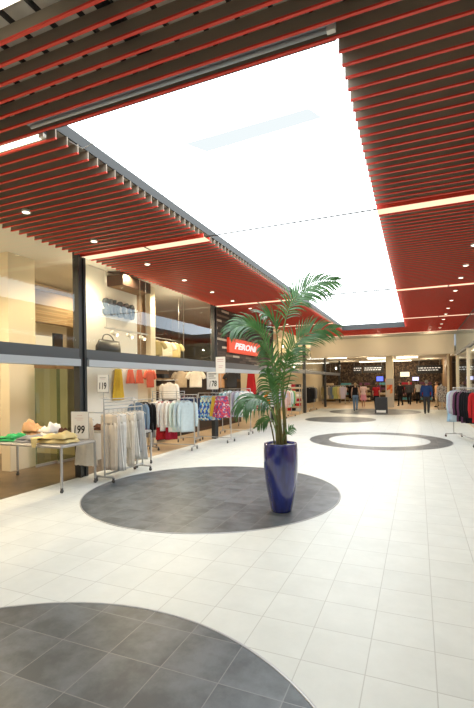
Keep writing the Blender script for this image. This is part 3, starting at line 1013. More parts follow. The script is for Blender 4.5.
def price_sign(label, u0, v0, u1, v1, y, lines, pole_to=None, pole_x=0.0, foot=0.12):
    """white card facing the aisle; top corners at photo (u0,v0), bottom (u1,v1), at world distance y"""
    d = y * _c + 0
    def wy(u, v):
        r = (_F + R2 * ((u - CX) / F) + U2 * ((CY - v) / F))
        return Vector((0, 0, H)) + r * (y / r.y)
    a, b_ = wy(u0, v0), wy(u1, v1)
    cx, cz = (a.x + b_.x) / 2, (a.z + b_.z) / 2
    w, h = abs(b_.x - a.x), abs(a.z - b_.z)
    base = pole_to if pole_to is not None else 0.0
    t = thing('price_sign', label, 'sign', (cx, y, base), 0.10, 'white price cards')
    cz -= base
    MB().bbox((0, 0, cz), (w, 0.006, h), 0.002).build('card', M['card'], t)
    fr = MB()
    fr.box(-w / 2 - 0.006, w / 2 + 0.006, -0.002, 0.008, cz - h / 2 - 0.012, cz - h / 2)
    fr.box(-w / 2 - 0.008, -w / 2, -0.002, 0.008, cz - h / 2 - 0.012, cz + h / 2); fr.box(w / 2, w / 2 + 0.008, -0.002, 0.008, cz - h / 2 - 0.012, cz + h / 2)
    fr.build('card_frame', M['chrome'], t)
    MB().tube([(pole_x, 0.012, foot * 0.02), (pole_x, 0.012, cz - h / 2 + 0.03)], 0.007, 8).build('pole', M['chrome'], t)
    MB().bbox((pole_x, 0.012, 0.006), (0.10, 0.10, 0.011), 0.004).build('foot_plate', M['chrome'], t)
    for body, fx, fz, fw, fh, mk, sh in lines:
        mx = frame((fx * w, -0.006, cz + fz * h), (1, 0, 0), (0, 0, 1))
        if body is None:
            MB().box(fx * w - fw * w / 2, fx * w + fw * w / 2, -0.0055, -0.0032, cz + fz * h - fh * h / 2, cz + fz * h + fh * h / 2).build('print_line', M[mk], t)
        else:
            text_obj(body, fw * w, fh * h, 0.003, M[mk], t, mx, 'price_lettering', bold=0.015, shear=sh)
    return t


# =================================================================== PEOPLE
def remeshed(mb, voxel, name, material, parent, dec=0.0, smooth=2):
    me = bpy.data.meshes.new(name)
    me.from_pydata([tuple(p) for p in mb.v], [], mb.f)
    o = bpy.data.objects.new(name, me); col.objects.link(o)
    r = o.modifiers.new('r', 'REMESH'); r.mode = 'VOXEL'; r.voxel_size = voxel; r.use_smooth_shade = True
    s = o.modifiers.new('s', 'SMOOTH'); s.iterations = smooth; s.factor = 0.5
    if dec:
        d = o.modifiers.new('d', 'DECIMATE'); d.ratio = dec
    bpy.context.view_layer.update()
    me2 = bpy.data.meshes.new_from_object(o.evaluated_get(bpy.context.evaluated_depsgraph_get()))
    bpy.data.objects.remove(o); bpy.data.meshes.remove(me)
    me2.name = name
    me2.materials.clear(); me2.materials.append(material)
    return link(name, me2, parent)


def chain(mb, pts, rads, n=10):
    pa = smooth_path(pts, len(pts) * 4)
    m_ = len(pa)
    rr = []
    for i in range(m_):
        t = i / (m_ - 1) * (len(rads) - 1); k = min(int(t), len(rads) - 2)
        rr.append(rads[k] * (1 - (t - k)) + rads[k + 1] * (t - k))
    mb.tube(pa, rr, n)
    mb.ball(pa[0], rr[0], 5); mb.ball(pa[-1], rr[-1], 5)


def ell_loft(mb, levels, n=18):
    mb.loft([[(cx + rx * math.cos(2 * PI * k / n), cy + ry * math.sin(2 * PI * k / n), z) for k in range(n)] for z, rx, ry, cx, cy in levels])


def person(label, loc, height, facing, top, bottom, hairm, female=True, sleeve='short', legwear='trousers', stride=0.20, hair_len=0.14, arms=None, shoe=None, bag=None, crop=0.0):
    """built for 1.70 m, local +Y is ahead"""
    k = height / 1.70
    t = thing('person', label, 'person', loc, facing)
    sw = 0.165 if female else 0.195       # shoulder half width
    hipw = 0.09
    waist = 0.125 if female else 0.15
    hipr = 0.165 if female else 0.16
    S = lambda *p: Vector(p) * k
    legs = []
    for s, st in ((-1, stride), (1, -stride)):
        hip = S(s * hipw, 0, 0.88)
        knee = S(s * hipw * 0.95, st * 0.55 + 0.03, 0.47)
        ankle = S(s * hipw * 0.85, st - (0.05 if st < 0 else 0), 0.085 + (0.05 if st < 0 else 0))
        legs.append((hip, knee, ankle, st))
    armp = []
    for s in (-1, 1):
        sh_ = S(s * sw, 0, 1.385)
        sg = -s * (1 if stride else 0)
        el = S(s * (sw + 0.055), -0.03 + 0.06 * sg, 1.12)
        wr = S(s * (sw + 0.06), 0.06 + 0.12 * sg, 0.88)
        if arms and arms.get(s):
            el, wr = S(*arms[s][0]), S(*arms[s][1])
        armp.append((s, sh_, el, wr))

    def torso(mb, g, z0=0.80, z1=1.42):
        lv = [(0.80, hipr * .95, 0.105), (0.88, hipr, 0.115), (0.96, hipr * .95, 0.105), (1.06, waist, 0.09), (1.18, waist * 1.1, 0.10), (1.28, sw * 0.92, 0.112), (1.36, sw * 0.98, 0.10), (1.41, sw * 0.72, 0.075), (1.44, 0.075, 0.06)]
        lv = [(z, a, b_) for z, a, b_ in lv if z0 - .03 <= z <= z1 + .03]
        ell_loft(mb, [(z * k, (a + g) * k, (b_ + g) * k, 0, 0) for z, a, b_ in lv])
    # body
    mb = MB()
    torso(mb, 0)
    chain(mb, [S(0, -0.01, 1.40), S(0, 0.0, 1.50)], [0.058 * k, 0.05 * k])
    mb.ball(S(0, 0.015, 1.595), 0.1 * k, 10, sc=(0.76, 0.92, 1.1))
    mb.ball(S(0, 0.045, 1.535), 0.06 * k, 8, sc=(0.85, 0.9, 0.9))
    mb.ball(S(0, 0.118, 1.578), 0.017 * k, 5, sc=(0.8, 1.1, 1.4))
    mb.ball(S(0, 0.10, 1.535), 0.02 * k, 5, sc=(1.3, 0.6, 0.5))
    for s in (-1, 1):
        mb.ball(S(s * 0.078, 0.0, 1.585), 0.028 * k, 5, sc=(0.4, 0.7, 1.1))
    for s, a, b_, c in armp:
        chain(mb, [a, b_, c], [0.048 * k, 0.038 * k, 0.026 * k])
        d = (c - b_).normalized()
        ahead = Vector((0, 1, 0)); ahead = (ahead - d * ahead.dot(d)).normalized()
        inn = d.cross(ahead) * (1 if s > 0 else -1)
        palm_ = c + d * 0.05 * k
        mb.ball(palm_, 0.042 * k, 6, sc=(0.55, 0.9, 1.1))
        for q in range(4):
            o = ahead * (0.027 - 0.018 * q) * k
            ln = (0.075, 0.085, 0.08, 0.062)[q] * k
            p0 = palm_ + d * 0.025 * k + o
            chain(mb, [p0, p0 + d * ln * 0.5 - inn * 0.004, p0 + d * ln * 0.9 - inn * 0.02 * k], [0.0095 * k, 0.0085 * k, 0.0075 * k], 6)
        p0 = palm_ + ahead * 0.03 * k - d * 0.015 * k
        chain(mb, [p0, p0 + ahead * 0.022 * k + d * 0.025 * k, p0 + ahead * 0.025 * k + d * 0.055 * k], [0.012 * k, 0.0105 * k, 0.009 * k], 6)
    for hip, knee, ankle, st in legs:
        chain(mb, [hip, knee, ankle], [0.078 * k, 0.052 * k, 0.036 * k])
        chain(mb, [ankle - S(0, 0.03, 0.04), ankle + S(0, 0.13, -0.05)], [0.036 * k, 0.028 * k])
    remeshed(mb, 0.0085, 'body', M['skin'], t, dec=0.25, smooth=1)
    for s in (-1, 1):
        MB().ball(S(s * 0.034, 0.094, 1.60), 0.011 * k, 5).build('eye', M['eye'], t)
    # hair
    mb = MB()
    mb.ball(S(0, -0.005, 1.615), 0.108 * k, 10, sc=(0.82, 0.95, 1.0))
    mb.ball(S(0, -0.05, 1.60 - hair_len * .4), 0.08 * k, 8, sc=(1, 0.65, 0.7 + hair_len * 3.5))
    h = remeshed(mb, 0.014, 'hair', hairm, t, dec=0.4)
    # top
    mb = MB()
    lo = 0.84 + crop
    torso(mb, 0.016, lo, 1.41)
    if sleeve != 'none':
        for s, a, b_, c in armp:
            if sleeve == 'short':
                chain(mb, [a, a.lerp(b_, 0.55)], [0.064 * k, 0.056 * k])
            else:
                chain(mb, [a, b_, b_.lerp(c, 0.93)], [0.068 * k, 0.056 * k, 0.042 * k])
    remeshed(mb, 0.013, 'jacket' if sleeve == 'long' else 'top', top, t, dec=0.4)
    if legwear == 'trousers':
        mb = MB()
        ell_loft(mb, [(z * k, (a + .010) * k, (b_ + .010) * k, 0, 0) for z, a, b_ in ((0.80, hipr * .96, 0.105), (0.88, hipr, 0.115), (0.96, hipr * .93, 0.105), (1.0, hipr * .86, 0.1))])
        for hip, knee, ankle, st in legs:
            chain(mb, [hip, knee, ankle + S(0, 0, 0.01)], [0.092 * k, 0.068 * k, 0.058 * k])
        remeshed(mb, 0.013, 'trousers', bottom, t, dec=0.4)
    else:
        mb = MB()
        ell_loft(mb, [(z * k, a * k, b_ * k, 0, 0) for z, a, b_ in ((0.50, 0.215, 0.19), (0.62, 0.20, 0.165), (0.78, 0.185, 0.135), (0.90, hipr + .012, 0.125), (1.0, hipr * .86, 0.105))])
        remeshed(mb, 0.013, 'skirt', bottom, t, dec=0.4)
    for hip, knee, ankle, st in legs:
        mb = MB()
        chain(mb, [ankle + S(0, -0.035, -0.042), ankle + S(0, 0.05, -0.048), ankle + S(0, 0.15, -0.055)], [0.04 * k, 0.042 * k, 0.032 * k])
        mb.v = [Vector((p.x, p.y, max(p.z, ankle.z - 0.084 * k))) for p in mb.v]
        remeshed(mb, 0.010, 'shoe', shoe or M['black'], t, dec=0.4)
    if bag:
        mb = MB()
        mb.bbox(S(sw + 0.10, -0.02, 0.86), (0.09 * k, 0.26 * k, 0.22 * k), 0.03)
        b_ = mb.build('shoulder_bag', bag, t)
        MB().tube(smooth_path([S(sw + .10, 0.08, 0.95), S(sw + 0.06, 0.05, 1.25), S(sw - 0.05, 0, 1.44), S(sw + 0.04, -0.08, 1.25), S(sw + 0.10, -0.1, 0.95)], 20), 0.009 * k, 6).build('strap', bag, b_)
    return t


person('woman walking away in a black top and blue jeans, past the dark advertising board', (-3.42, 26.2, 0.004), 1.66, 0.10, cm('black'), cm('denim'), M['hairblond'], sleeve='none', crop=0.14, stride=0.10, hair_len=0.08)
person('woman in a pink short-sleeved top and pink knee-length skirt walking away', (-3.35, 29.6, 0.004), 1.66, 0.1, cm('pale pink'), cm('pink'), M['hairdark'], legwear='skirt', stride=0.16, hair_len=0.16, shoe=cm('pale pink'))
person('woman in a red top and black trousers walking away behind the advertising board', (-2.42, 28.2, 0.004), 1.62, -0.1, cm('red'), cm('black'), M['hairbrown'], stride=0.14, hair_len=0.18)
person('grey-haired man in a blue jacket and dark trousers standing with his back turned', (0.40, 24.7, 0.0), 1.76, 0.0, cloth('jacket blue', (0.025, 0.06, 0.20)), cm('charcoal'), mat('grey hair', (0.22, 0.20, 0.18), 0.7), female=False, sleeve='long', stride=0.04, hair_len=0.02)
person('person in a peach top and beige trousers beside the patterned clothes rack', (1.12, 31.2, 0.003), 1.66, 2.0, cm('peach'), cm('beige'), M['hairbrown'], stride=0.05, hair_len=0.05)
person('person dressed all in black standing closest to the mall pillar', (-1.15, 32.0, 0.003), 1.68, 0.6, cm('black'), cm('black'), M['hairdark'], sleeve='long', stride=0.1, hair_len=0.1)
person('person in a charcoal jacket in the middle of the mall between two dark figures', (-0.6, 33.4, 0.003), 1.72, 3.0, cm('charcoal'), cm('black'), M['hairdark'], female=False, sleeve='long', stride=0.08, hair_len=0.03)
person('person in a pale grey top and black trousers deep in the mall', (0.0, 35.6, 0.003), 1.70, 0.3, cm('pale grey'), cm('black'), M['hairdark'], stride=0.12, hair_len=0.12)
person('person in a dark plum jacket deep in the mall beyond the woman in pink', (-2.9, 35.0, 0.003), 1.70, 0.2, cm('plum'), cm('black'), M['hairbrown'], sleeve='long', stride=0.12, hair_len=0.12)

# =================================================================== NEAR DISPLAYS
def planex(u, v, x):
    r = (_F + R2 * ((u - CX) / F) + U2 * ((CY - v) / F))
    return Vector((0, 0, H)) + r * (x / r.x)


steel_table('steel display table on casters heaped with folded clothes, under the 199 card', -7.26, -5.32, 5.33, 6.15, 0.775)
zt = 0.776
for x, y, sx, sy, sz, c, rz, lab, dr in (
    (-6.72, 5.60, .36, .36, .10, 'green', .1, 'bright green folded garment at the wall end of the heaped table', None),
    (-6.64, 5.96, .36, .27, .25, 'peach', .25, 'orange-peach folded garment rising behind the green one', None),
    (-6.22, 5.96, .34, .27, .24, 'white', -.15, 'white crumpled folded garment in the middle of the heaped table', None),
    (-5.86, 5.98, .20, .22, .17, 'brown', .2, 'dark brown folded garment beside the 199 card', None),
    (-6.28, 5.58, .40, .34, .09, 'grey', -.1, 'grey folded garment between the green and the straw-coloured ones', None),
    (-5.68, 5.59, .62, .34, .15, 'straw', .06, 'straw-yellow folded garment with a sleeve hanging over the table edge', (-.31, -.12, .16))):
    folded((x, y, zt), (sx, sy, sz), c, rz, lab, 'folded clothes on the heaped table', int(x * 100) ^ 5, dr)
price_sign('white price card reading 199 at the end of the heaped table', 72, 411.5, 88, 439, 6.02,
           [('199', -0.02, -0.16, 0.62, 0.30, 'ink', 0.12), (None, -0.05, 0.26, 0.5, 0.014, 'pinkink', 0), (None, 0.0, 0.19, 0.36, 0.012, 'pinkink', 0), (None, 0, 0.36, 0.3, 0.012, 'pinkink', 0)], pole_to=0.776)
# rack 1, pale skirts and trousers
rail_rack('grey steel rail of pale skirts and trousers with a 119 card on top', (-5.2, 6.8, 0), PI / 2, 1.15, 1.31, 'rolling clothes rails', grid=True)
rk = [o for o in col.objects if o.name.startswith('garment_rack')][0]
MB().tube([(-.575, 0, 1.25), (-.575, .68, 1.25)], .011, 8).build('side_arm', M['chrome'], rk)
garment('skirt', 'ivory', (-5.62, 6.222, 1.25 - .053), 0, 'wide ivory pleated skirt hanging on the side arm behind the 199 card', 'pale clothes under the 119 card', .92, .26, .12, thick=.018, seed=2)
fill_rack((-5.2, 6.8, 0), PI / 2, 1.15, 1.31, [
    ('trousers', 'sand', 1.06, .19, 0, None, 'sand-coloured trousers'), ('skirt', 'white', 1.08, .22, .1, None, 'white skirt'),
    ('trousers', 'white', 1.1, .19, 0, None, 'white trousers'), ('skirt', 'cream', .72, .19, .05, None, 'short cream skirt'), ('trousers', 'ivory', 1.08, .19, 0, None, 'ivory trousers'),
    ('skirt', 'white', .92, .22, .05, None, 'white skirt'), ('trousers', 'pale grey', .84, .19, 0, None, 'pale grey trousers'), ('skirt', 'white', 1.0, .22, .05, None, 'white skirt')],
    'pale clothes under the 119 card', 'from the heaped table on the 119 rail')
price_sign('white price card reading 119 on top of the pale clothes rail', 98, 375, 108, 392, 6.225,
           [('119', 0, -0.14, 0.66, 0.40, 'ink', 0.05), (None, 0, 0.33, 0.6, 0.02, 'ink', 0), (None, 0, 0.25, 0.4, 0.015, 'pinkink', 0)], pole_to=1.512, foot=.1)
steel_table('small steel table on casters with dark folded clothes behind the pale clothes rail', -6.75, -5.42, 7.50, 8.05, 0.75)
for i, (x, c, lab) in enumerate(((-5.68, 'plum', 'plum folded garment at the aisle end of the small table'), (-6.1, 'charcoal', 'charcoal folded garment in the middle of the small table'), (-6.5, 'brown', 'brown folded garment at the wall end of the small table'))):
    folded((x, 7.78, 0.751), (.34, .44, .10), c, 0.1, lab, 'folded clothes on the small table', 40 + i)
# clothes on the cream wall
for kind, c, y, z, ln, hw, lab in (('dress', 'yellow', 8.72, 2.22, .80, .21, 'yellow dress hung on the cream wall below the grey letters'),
                                  ('skirt', 'coral', 9.22, 2.22, .40, .16, 'coral skirt hung beside the yellow dress'),
                                  ('skirt', 'coral', 9.60, 2.22, .40, .16, 'coral skirt hung between another coral skirt and the coral tee shirt')):
    garment(kind, c, (-6.83, y, z - .045), PI / 2, lab, 'clothes on the cream wall', ln, hw)
garment('tee', 'coral', (-6.78, 10.02, 2.18), PI / 2, 'coral tee shirt hung next to the cream pillar', 'clothes on the cream wall', .52, .17)
rail_rack('short steel rail of two dark jackets by the cream pillar', (-6.5, 9.3, 0), PI / 2, 0.75, 1.36, 'rolling clothes rails')
fill_rack((-6.5, 9.3, 0), PI / 2, .75, 1.36, [('jacket', 'denim', .75, .19, 0, None, 'denim-blue jacket'), ('jacket', 'black', .8, .19, 0, None, 'black jacket'), ('jacket', 'black', .8, .19, 0, None, 'black jacket'), ('trousers', 'grey', .95, .19, 0, None, 'grey trousers')],
          'dark clothes by the pillar', 'from the table on the short rail by the cream pillar', turn=0.3)
# rack 2: shirts
rail_rack('steel rail of long white and pale blue shirts with a grid top', (-6.05, 10.0, 0), 0.12, 1.2, 1.37, 'rolling clothes rails', grid=True)
fill_rack((-6.05, 10.0, 0), 0.12, 1.2, 1.37, [
    ('shirt', 'white', .80, .2, 0.05, None, 'white shirt'), ('dress', 'red', 1.05, .2, 0.05, None, 'long red dress'), ('shirt', 'white', .82, .2, 0.05, None, 'white shirt'), ('dress', 'crimson', 1.05, .18, 0, None, 'long crimson dress'),
    ('shirt', 'white', .84, .2, .05, None, 'white shirt'), ('shirt', 'mint', .84, .2, .05, None, 'mint-tinted shirt'), ('shirt', 'pale blue', .80, .2, .05, None, 'pale blue shirt'), ('shirt', 'pale blue', .84, .2, .05, None, 'pale blue shirt')],
    'shirts on the grid-topped rail', 'from the shop wall on the white-shirt rail', turn=-0.75, inset=.12)


def display_arm(label, x0, x1, y, z):
    t = thing('display_rail', label, 'display rail', (x0, y, z), 0, 'display arms on the dark slat wall')
    MB().tube([(0, 0, 0), (x1 - x0, 0, 0)], 0.011, 8).build('rail', M['chrome'], t)
    MB().bbox((0.006, 0, 0), (0.012, 0.09, 0.14), 0.003).build('wall_plate', M['chrome'], t)
    MB().ball((x1 - x0, 0, 0), 0.016, 6).build('end_knob', M['chrome'], t)
    return t


display_arm('chrome arm on the dark slat wall holding two beige tee shirts', -7.4, -5.95 - .25, 11.95, 2.235)
garment('tee', 'beige', (-6.93, 11.95, 2.18), 0.18, 'beige-brown tee shirt on the chrome arm, next to the slat wall', 'tee shirts on the slat wall', .55, .2, thick=.02)
garment('tee', 'ivory', (-6.40, 11.95, 2.18), 0.18, 'pale ivory tee shirt on the chrome arm, at its free end', 'tee shirts on the slat wall', .55, .2, thick=.02)
display_arm('low chrome arm on the dark slat wall holding one white shirt', -7.4, -6.35, 10.75, 1.86)
garment('shirt', 'white', (-6.63, 10.75, 1.805), 0.25, 'white long-sleeved shirt above the grid-topped rail', 'tee shirts on the slat wall', .5, .21)
display_arm('chrome arm on the dark slat wall beyond the second post holding two tee shirts', -7.4, -6.1, 14.6, 2.235)
garment('tee', 'peach', (-6.85, 14.6, 2.18), 0.18, 'peach tee shirt beyond the second post beside a dark tee', 'tee shirts on the slat wall', .6, .22)
garment('tee', 'charcoal', (-6.33, 14.6, 2.18), 0.18, 'charcoal tee shirt beyond the second post beside the peach tee', 'tee shirts on the slat wall', .6, .2)
display_arm('chrome arm on the dark slat wall holding a red dress behind the palm', -7.4, -6.3, 17.2, 2.235)
garment('dress', 'red', (-6.55, 17.2, 2.18), 0.3, 'bright red dress hanging behind the palm', 'tee shirts on the slat wall', .95, .24)
# folded stacks on slat wall shelves
for i in range(5):
    z = 0.45 + 0.36 * i
    t = thing('wall_shelf', f'dark shelf on the slat wall behind the white shirts, {WORDS[i]} from the floor', 'shelf', (-7.4, 11.2, z), 0, 'dark shelves behind the white shirts')
    MB().box(0.002, 0.32, -0.72, 0.5, 0, 0.025).build('board', M['darkwood'], t)
    MB().box(0.32, 0.332, -0.72, 0.5, -0.01, 0.035).build('edge_strip', M['wood'], t)
    for j in range(3):
        g = ('charcoal', 'brown', 'beige', 'sand', 'black')[(i * 2 + j) % 5]
        s = MB()
        for q in range(3):
            s.bbox((-7.23, 10.62 + 0.40 * j, z + 0.055 + q * 0.045), (0.24 - .01 * q, 0.28, 0.04), 0.014)
        o = s.build('folded_stack', cm(g), origin=(-7.23, 10.62 + .40 * j, z + .03))
        tag(o, f'{g} folded clothes, {WORDS[j]} pile along the {WORDS[i]} shelf behind the white shirts', 'clothing', 'piles on the dark shelves')
# rack 3: navy
rail_rack('short steel rail of navy shirts between white shirts and printed skirts', (-6.38, 11.45, 0), 0.12, 0.55, 1.42, 'rolling clothes rails')
fill_rack((-6.38, 11.45, 0), 0.12, .55, 1.42, [('shirt', 'crimson', .7, .18, 0, None, 'crimson shirt'), ('shirt', 'navy', .86, .18, 0, None, 'navy shirt'), ('shirt', 'navy', .9, .18, 0, None, 'navy shirt'), ('shirt', 'navy', .86, .18, 0, None, 'navy shirt')],
          'navy shirts on the short rail', 'from the shop wall on the short navy rail', turn=-0.7, inset=.1)
# rack 4: printed skirts
M['pb'] = print_mat('blue print', [(0.03, 0.12, 0.50), (0.70, 0.76, 0.80), (0.05, 0.30, 0.60), (0.02, 0.05, 0.25), (0.30, 0.55, 0.72), (0.66, 0.70, 0.45)], 20)
M['prd'] = print_mat('red print', [(0.55, 0.03, 0.08), (0.70, 0.55, 0.55), (0.40, 0.03, 0.10), (0.62, 0.10, 0.16), (0.15, 0.10, 0.30)], 26)
rail_rack('steel rail of blue and red printed skirts at the aisle edge', (-5.66, 11.72, 0), -0.05, 1.10, 1.46, 'rolling clothes rails', basew=0.5)
fill_rack((-5.66, 11.72, 0), -0.05, 1.10, 1.46, [
    ('skirt', 'blue', .74, .21, .22, M['pb'], 'blue and white printed skirt'), ('skirt', 'blue', .76, .21, .22, M['pb'], 'blue and white printed skirt'), ('skirt', 'blue', .76, .21, .22, M['pb'], 'blue and white printed skirt'),
    ('skirt', 'yellow', .64, .19, .12, None, 'yellow skirt'), ('skirt', 'red', .66, .20, .2, M['prd'], 'red printed skirt'), ('skirt', 'red', .68, .20, .2, M['prd'], 'red printed skirt')],
    'printed skirts', 'from the shop wall on the printed-skirt rail', turn=-0.9, inset=.16)
price_sign('white price card reading 78 over the printed skirts', 207, 372, 218, 389, 11.55, [('78', 0.16, -0.18, 0.44, 0.34, 'ink', 0.1), ('/', -0.22, -0.2, 0.12, 0.34, 'ink', 0.1), (None, 0, 0.38, 0.7, 0.05, 'ink', 0), (None, -0.1, 0.26, 0.5, 0.04, 'ink', 0), (None, 0, 0.14, 0.6, 0.03, 'ink', 0)], pole_to=1.475, foot=.1)
price_sign('large pale card with faded pink print above the printed skirts', 216, 357, 225, 373, 11.50, [(None, 0, 0.34, 0.66, 0.04, 'pinkink', 0), (None, 0, 0.22, 0.7, 0.03, 'pinkink', 0), (None, 0.05, -0.05, 0.5, 0.03, 'pinkink', 0), (None, 0, -0.15, 0.4, 0.03, 'pinkink', 0)], pole_to=1.475)
# rack 5
rail_rack('steel rail of grey and pale blue shirts just beyond the printed skirts', (-5.78, 13.7, 0), 0.0, 1.05, 1.55, 'rolling clothes rails')
fill_rack((-5.78, 13.7, 0), 0, 1.05, 1.55, [('shirt', 'teal', .85, .2, 0, None, 'teal shirt'), ('shirt', 'sky', .9, .2, 0, None, 'sky blue shirt'), ('shirt', 'grey', .85, .2, 0, None, 'grey shirt'), ('shirt', 'lilac', .9, .2, 0, None, 'lilac shirt'), ('shirt', 'pale blue', .9, .2, 0, None, 'pale blue shirt'), ('shirt', 'white', .85, .2, 0, None, 'white shirt')],
          'shirts beyond the printed skirts', 'from the shop wall on the rail beyond the printed skirts', turn=-.7)
steel_table('steel display table behind the palm with bright folded clothes', -6.75, -5.35, 15.3, 16.2, 0.75)
for i, (x, y, c) in enumerate(((-6.45, 15.55, 'orange'), (-6.0, 15.55, 'white'), (-5.6, 15.55, 'red'), (-6.45, 15.95, 'teal'), (-6.0, 15.95, 'coral'), (-5.6, 15.95, 'pale grey'))):
    folded((x, y, .751), (.36, .34, .16), c, 0, f'{c} folded garment on the table behind the palm', 'folded clothes behind the palm', 60 + i)
rail_rack('steel rail of white and orange tops on the aisle beyond the table behind the palm', (-5.7, 17.3, 0), 0.0, 1.1, 1.45, 'rolling clothes rails')
fill_rack((-5.7, 17.3, 0), 0, 1.1, 1.45, [('tee', c, .65, .2, 0, None, f'{c} tee shirt') for c in ('black', 'grey', 'white', 'orange', 'white', 'pale grey', 'lilac')],
          'tops on the rail beyond the palm', 'from the shop wall on the rail beyond the palm', turn=-.7)

# =================================================================== FAR DISPLAYS
rail_rack('steel rail of pale pink and white clothes seen past the palm stem', (-6.05, 20.9, 0), PI / 2, 1.6, 1.42, 'rolling clothes rails')
fill_rack((-6.05, 20.9, 0), PI / 2, 1.6, 1.42, [('shirt', c, .85, .2, 0, None, f'{c} shirt') for c in ('pale pink', 'peach', 'white', 'pale grey', 'white', 'mint', 'green', 'lime', 'beige')],
          'pale shirts past the palm', 'from the palm end on the pale pink rail', turn=.35)
ds = thing('display_stand', 'open steel stand of red, black and white folded goods before the black clothes rail', 'display stand', (-6.3, 23.15, 0), 0)
for sx in (-1, 1):
    for sy in (-1, 1):
        MB().bbox((sx * .38, sy * .28, 0.80), (0.03, 0.03, 1.6), .004).build('upright', M['chrome'], ds)
for i in range(6):
    z = 0.18 + 0.26 * i
    MB().bbox((0, 0, z), (0.73, 0.6, 0.02), .004).build('shelf', M['chrome'], ds)
    for j in range(3):
        c = ('red', 'white', 'black', 'crimson', 'pale grey', 'black', 'white')[(i * 3 + j * 2) % 7]
        s = MB()
        for q in range(2):
            s.bbox((0, 0, 0.045 + q * 0.075), (0.2, 0.5, 0.07), .02)
        o = s.build('folded_stack', cm(c)); o.location = (-6.54 + .24 * j, 23.15, z + .003)
        tag(o, f'{c} folded goods on the open steel stand, {WORDS[j]} pile of the {WORDS[i]} shelf up', 'clothing', 'piles on the open steel stand')
rail_rack('steel rail of black and grey clothes under the beige bulkhead', (-6.1, 26.1, 0), PI / 2, 1.9, 1.5, 'rolling clothes rails')
fill_rack((-6.1, 26.1, 0), PI / 2, 1.9, 1.5, [('jacket', c, .95, .2, 0, None, f'{c} jacket') for c in ('black', 'black', 'black', 'black', 'charcoal', 'charcoal', 'grey', 'grey', 'khaki')],
          'black clothes under the bulkhead', 'from the open steel stand on the black clothes rail', turn=.4)
rail_rack('far steel rail of khaki, grey and lime clothes before the dark mall shops', (-6.15, 34.4, 0), 0.05, 1.75, 1.45, 'rolling clothes rails')
fill_rack((-6.15, 34.4, 0), .05, 1.75, 1.45, [('shirt', c, 1.0, .22, 0, None, f'{c} shirt') for c in ('khaki', 'khaki', 'sand', 'grey', 'denim', 'lime', 'lime', 'straw', 'lilac')],
          'khaki and lime shirts far off', 'from the shop wall on the far khaki rail', turn=-.9)
rail_rack('far steel rail of black coats beside the khaki and lime rail', (-4.9, 36.4, 0), 0.0, .7, 1.5, 'rolling clothes rails')
fill_rack((-4.9, 36.4, 0), 0, .7, 1.5, [('jacket', 'black', 1.1, .22, 0, None, 'black coat') for c in range(4)], 'black coats far off', 'from the shop wall on the far black coat rail', turn=-.9)

# right-hand rack
RZ = math.atan2(-2.1, 0.50)
rail_rack('tall steel rail of pale blue, black and red clothes by the shop pillar', (1.26, 13.75, 0), RZ, 2.3, 1.52, 'rolling clothes rails', basew=.5)
fill_rack((1.26, 13.75, 0), RZ, 2.3, 1.52, [('dress', 'sky', .98, .22, 0.1, None, 'sky blue dress'), ('shirt', 'pale blue', .95, .2, 0, None, 'pale blue shirt'), ('shirt', 'lilac', .75, .2, 0, None, 'lilac shirt'), ('shirt', 'pale grey', .72, .2, 0, None, 'pale grey shirt'),
          ('jacket', 'plum', 0.92, .19, 0, None, 'plum jacket'), ('jacket', 'black', .90, .19, 0, None, 'black jacket'), ('jacket', 'plum', 0.92, .19, 0, None, 'plum jacket'), ('jacket', 'black', .88, .19, 0, None, 'black jacket'),
          ('jacket', 'black', .90, .19, 0, None, 'black jacket'), ('jacket', 'black', .88, .19, 0, None, 'black jacket'), ('jacket', 'black', .88, .19, 0, None, 'black jacket'), ('shirt', 'red', .84, .20, 0, None, 'red sweater')],
          'clothes on the tall rail', 'from the far end on the tall sweater rail', turn=-.1)
rail_rack('far steel rail of patterned grey clothes near the peach-clad person', (1.30, 28.9, 0), PI / 2, 1.3, 1.5, 'rolling clothes rails')
M['pg'] = print_mat('grey print', [(0.30, 0.28, 0.28), (0.55, 0.52, 0.50), (0.12, 0.11, 0.12), (0.45, 0.36, 0.34)], 24)
fill_rack((1.30, 28.9, 0), PI / 2, 1.3, 1.5, [('shirt', 'grey', 1.0, .2, 0, M['pg'], 'grey patterned shirt') for c in range(6)], 'patterned shirts far off', 'toward the mall on the far patterned rail', turn=-.6)

# =================================================================== SIGNS AND SMALL THINGS
t = thing('shop_letters', 'grey-blue three-dimensional shop letters reading succo on the cream wall', 'sign', (-6.893, 8.82, 3.42))
for i, ch in enumerate('succo'):
    mx = frame((0.05, -0.50 + 0.25 * i, 0.20), (0, 1, 0), (0, 0, 1))
    text_obj(ch, 0.195, 0.40, 0.07, M['letters'], t, mx, 'letter', bold=0.008)
MB().box(0.0, 0.012, -0.6, 0.6, 0.10, 0.13).build('fixing_bar', M['chrome'], t)
t = thing('timber_box', 'dark brown timber box fixed high over the grey-blue letters', 'box', (-6.9, 9.0, 4.12))
MB().bbox((0.24, 0, 0.13), (0.47, 1.16, 0.26), .006).build('casing', M['darkwood'], t)
MB().box(0.03, 0.45, -.55, .55, -0.004, 0.0).build('underside_panel', M['wood'], t)
t = thing('wall_shelf', 'pale ledge on the cream wall below the grey-blue letters', 'shelf', (-6.9, 8.2, 2.42), 0)
MB().box(0.003, 0.5, -0.45, 0.55, 0, 0.035).build('board', M['white'], t)
MB().box(0.003, 0.03, -0.45, 0.55, -0.12, 0).build('bracket', M['chrome'], t)
t = thing('bag_like_form', 'slouched black bag-like form standing on the pale ledge', 'bag', (-6.65, 8.15, 2.456), 1.57)  # bag shape stands in for an unidentified dark form
t.scale = (1.3, 1.3, 1.15)
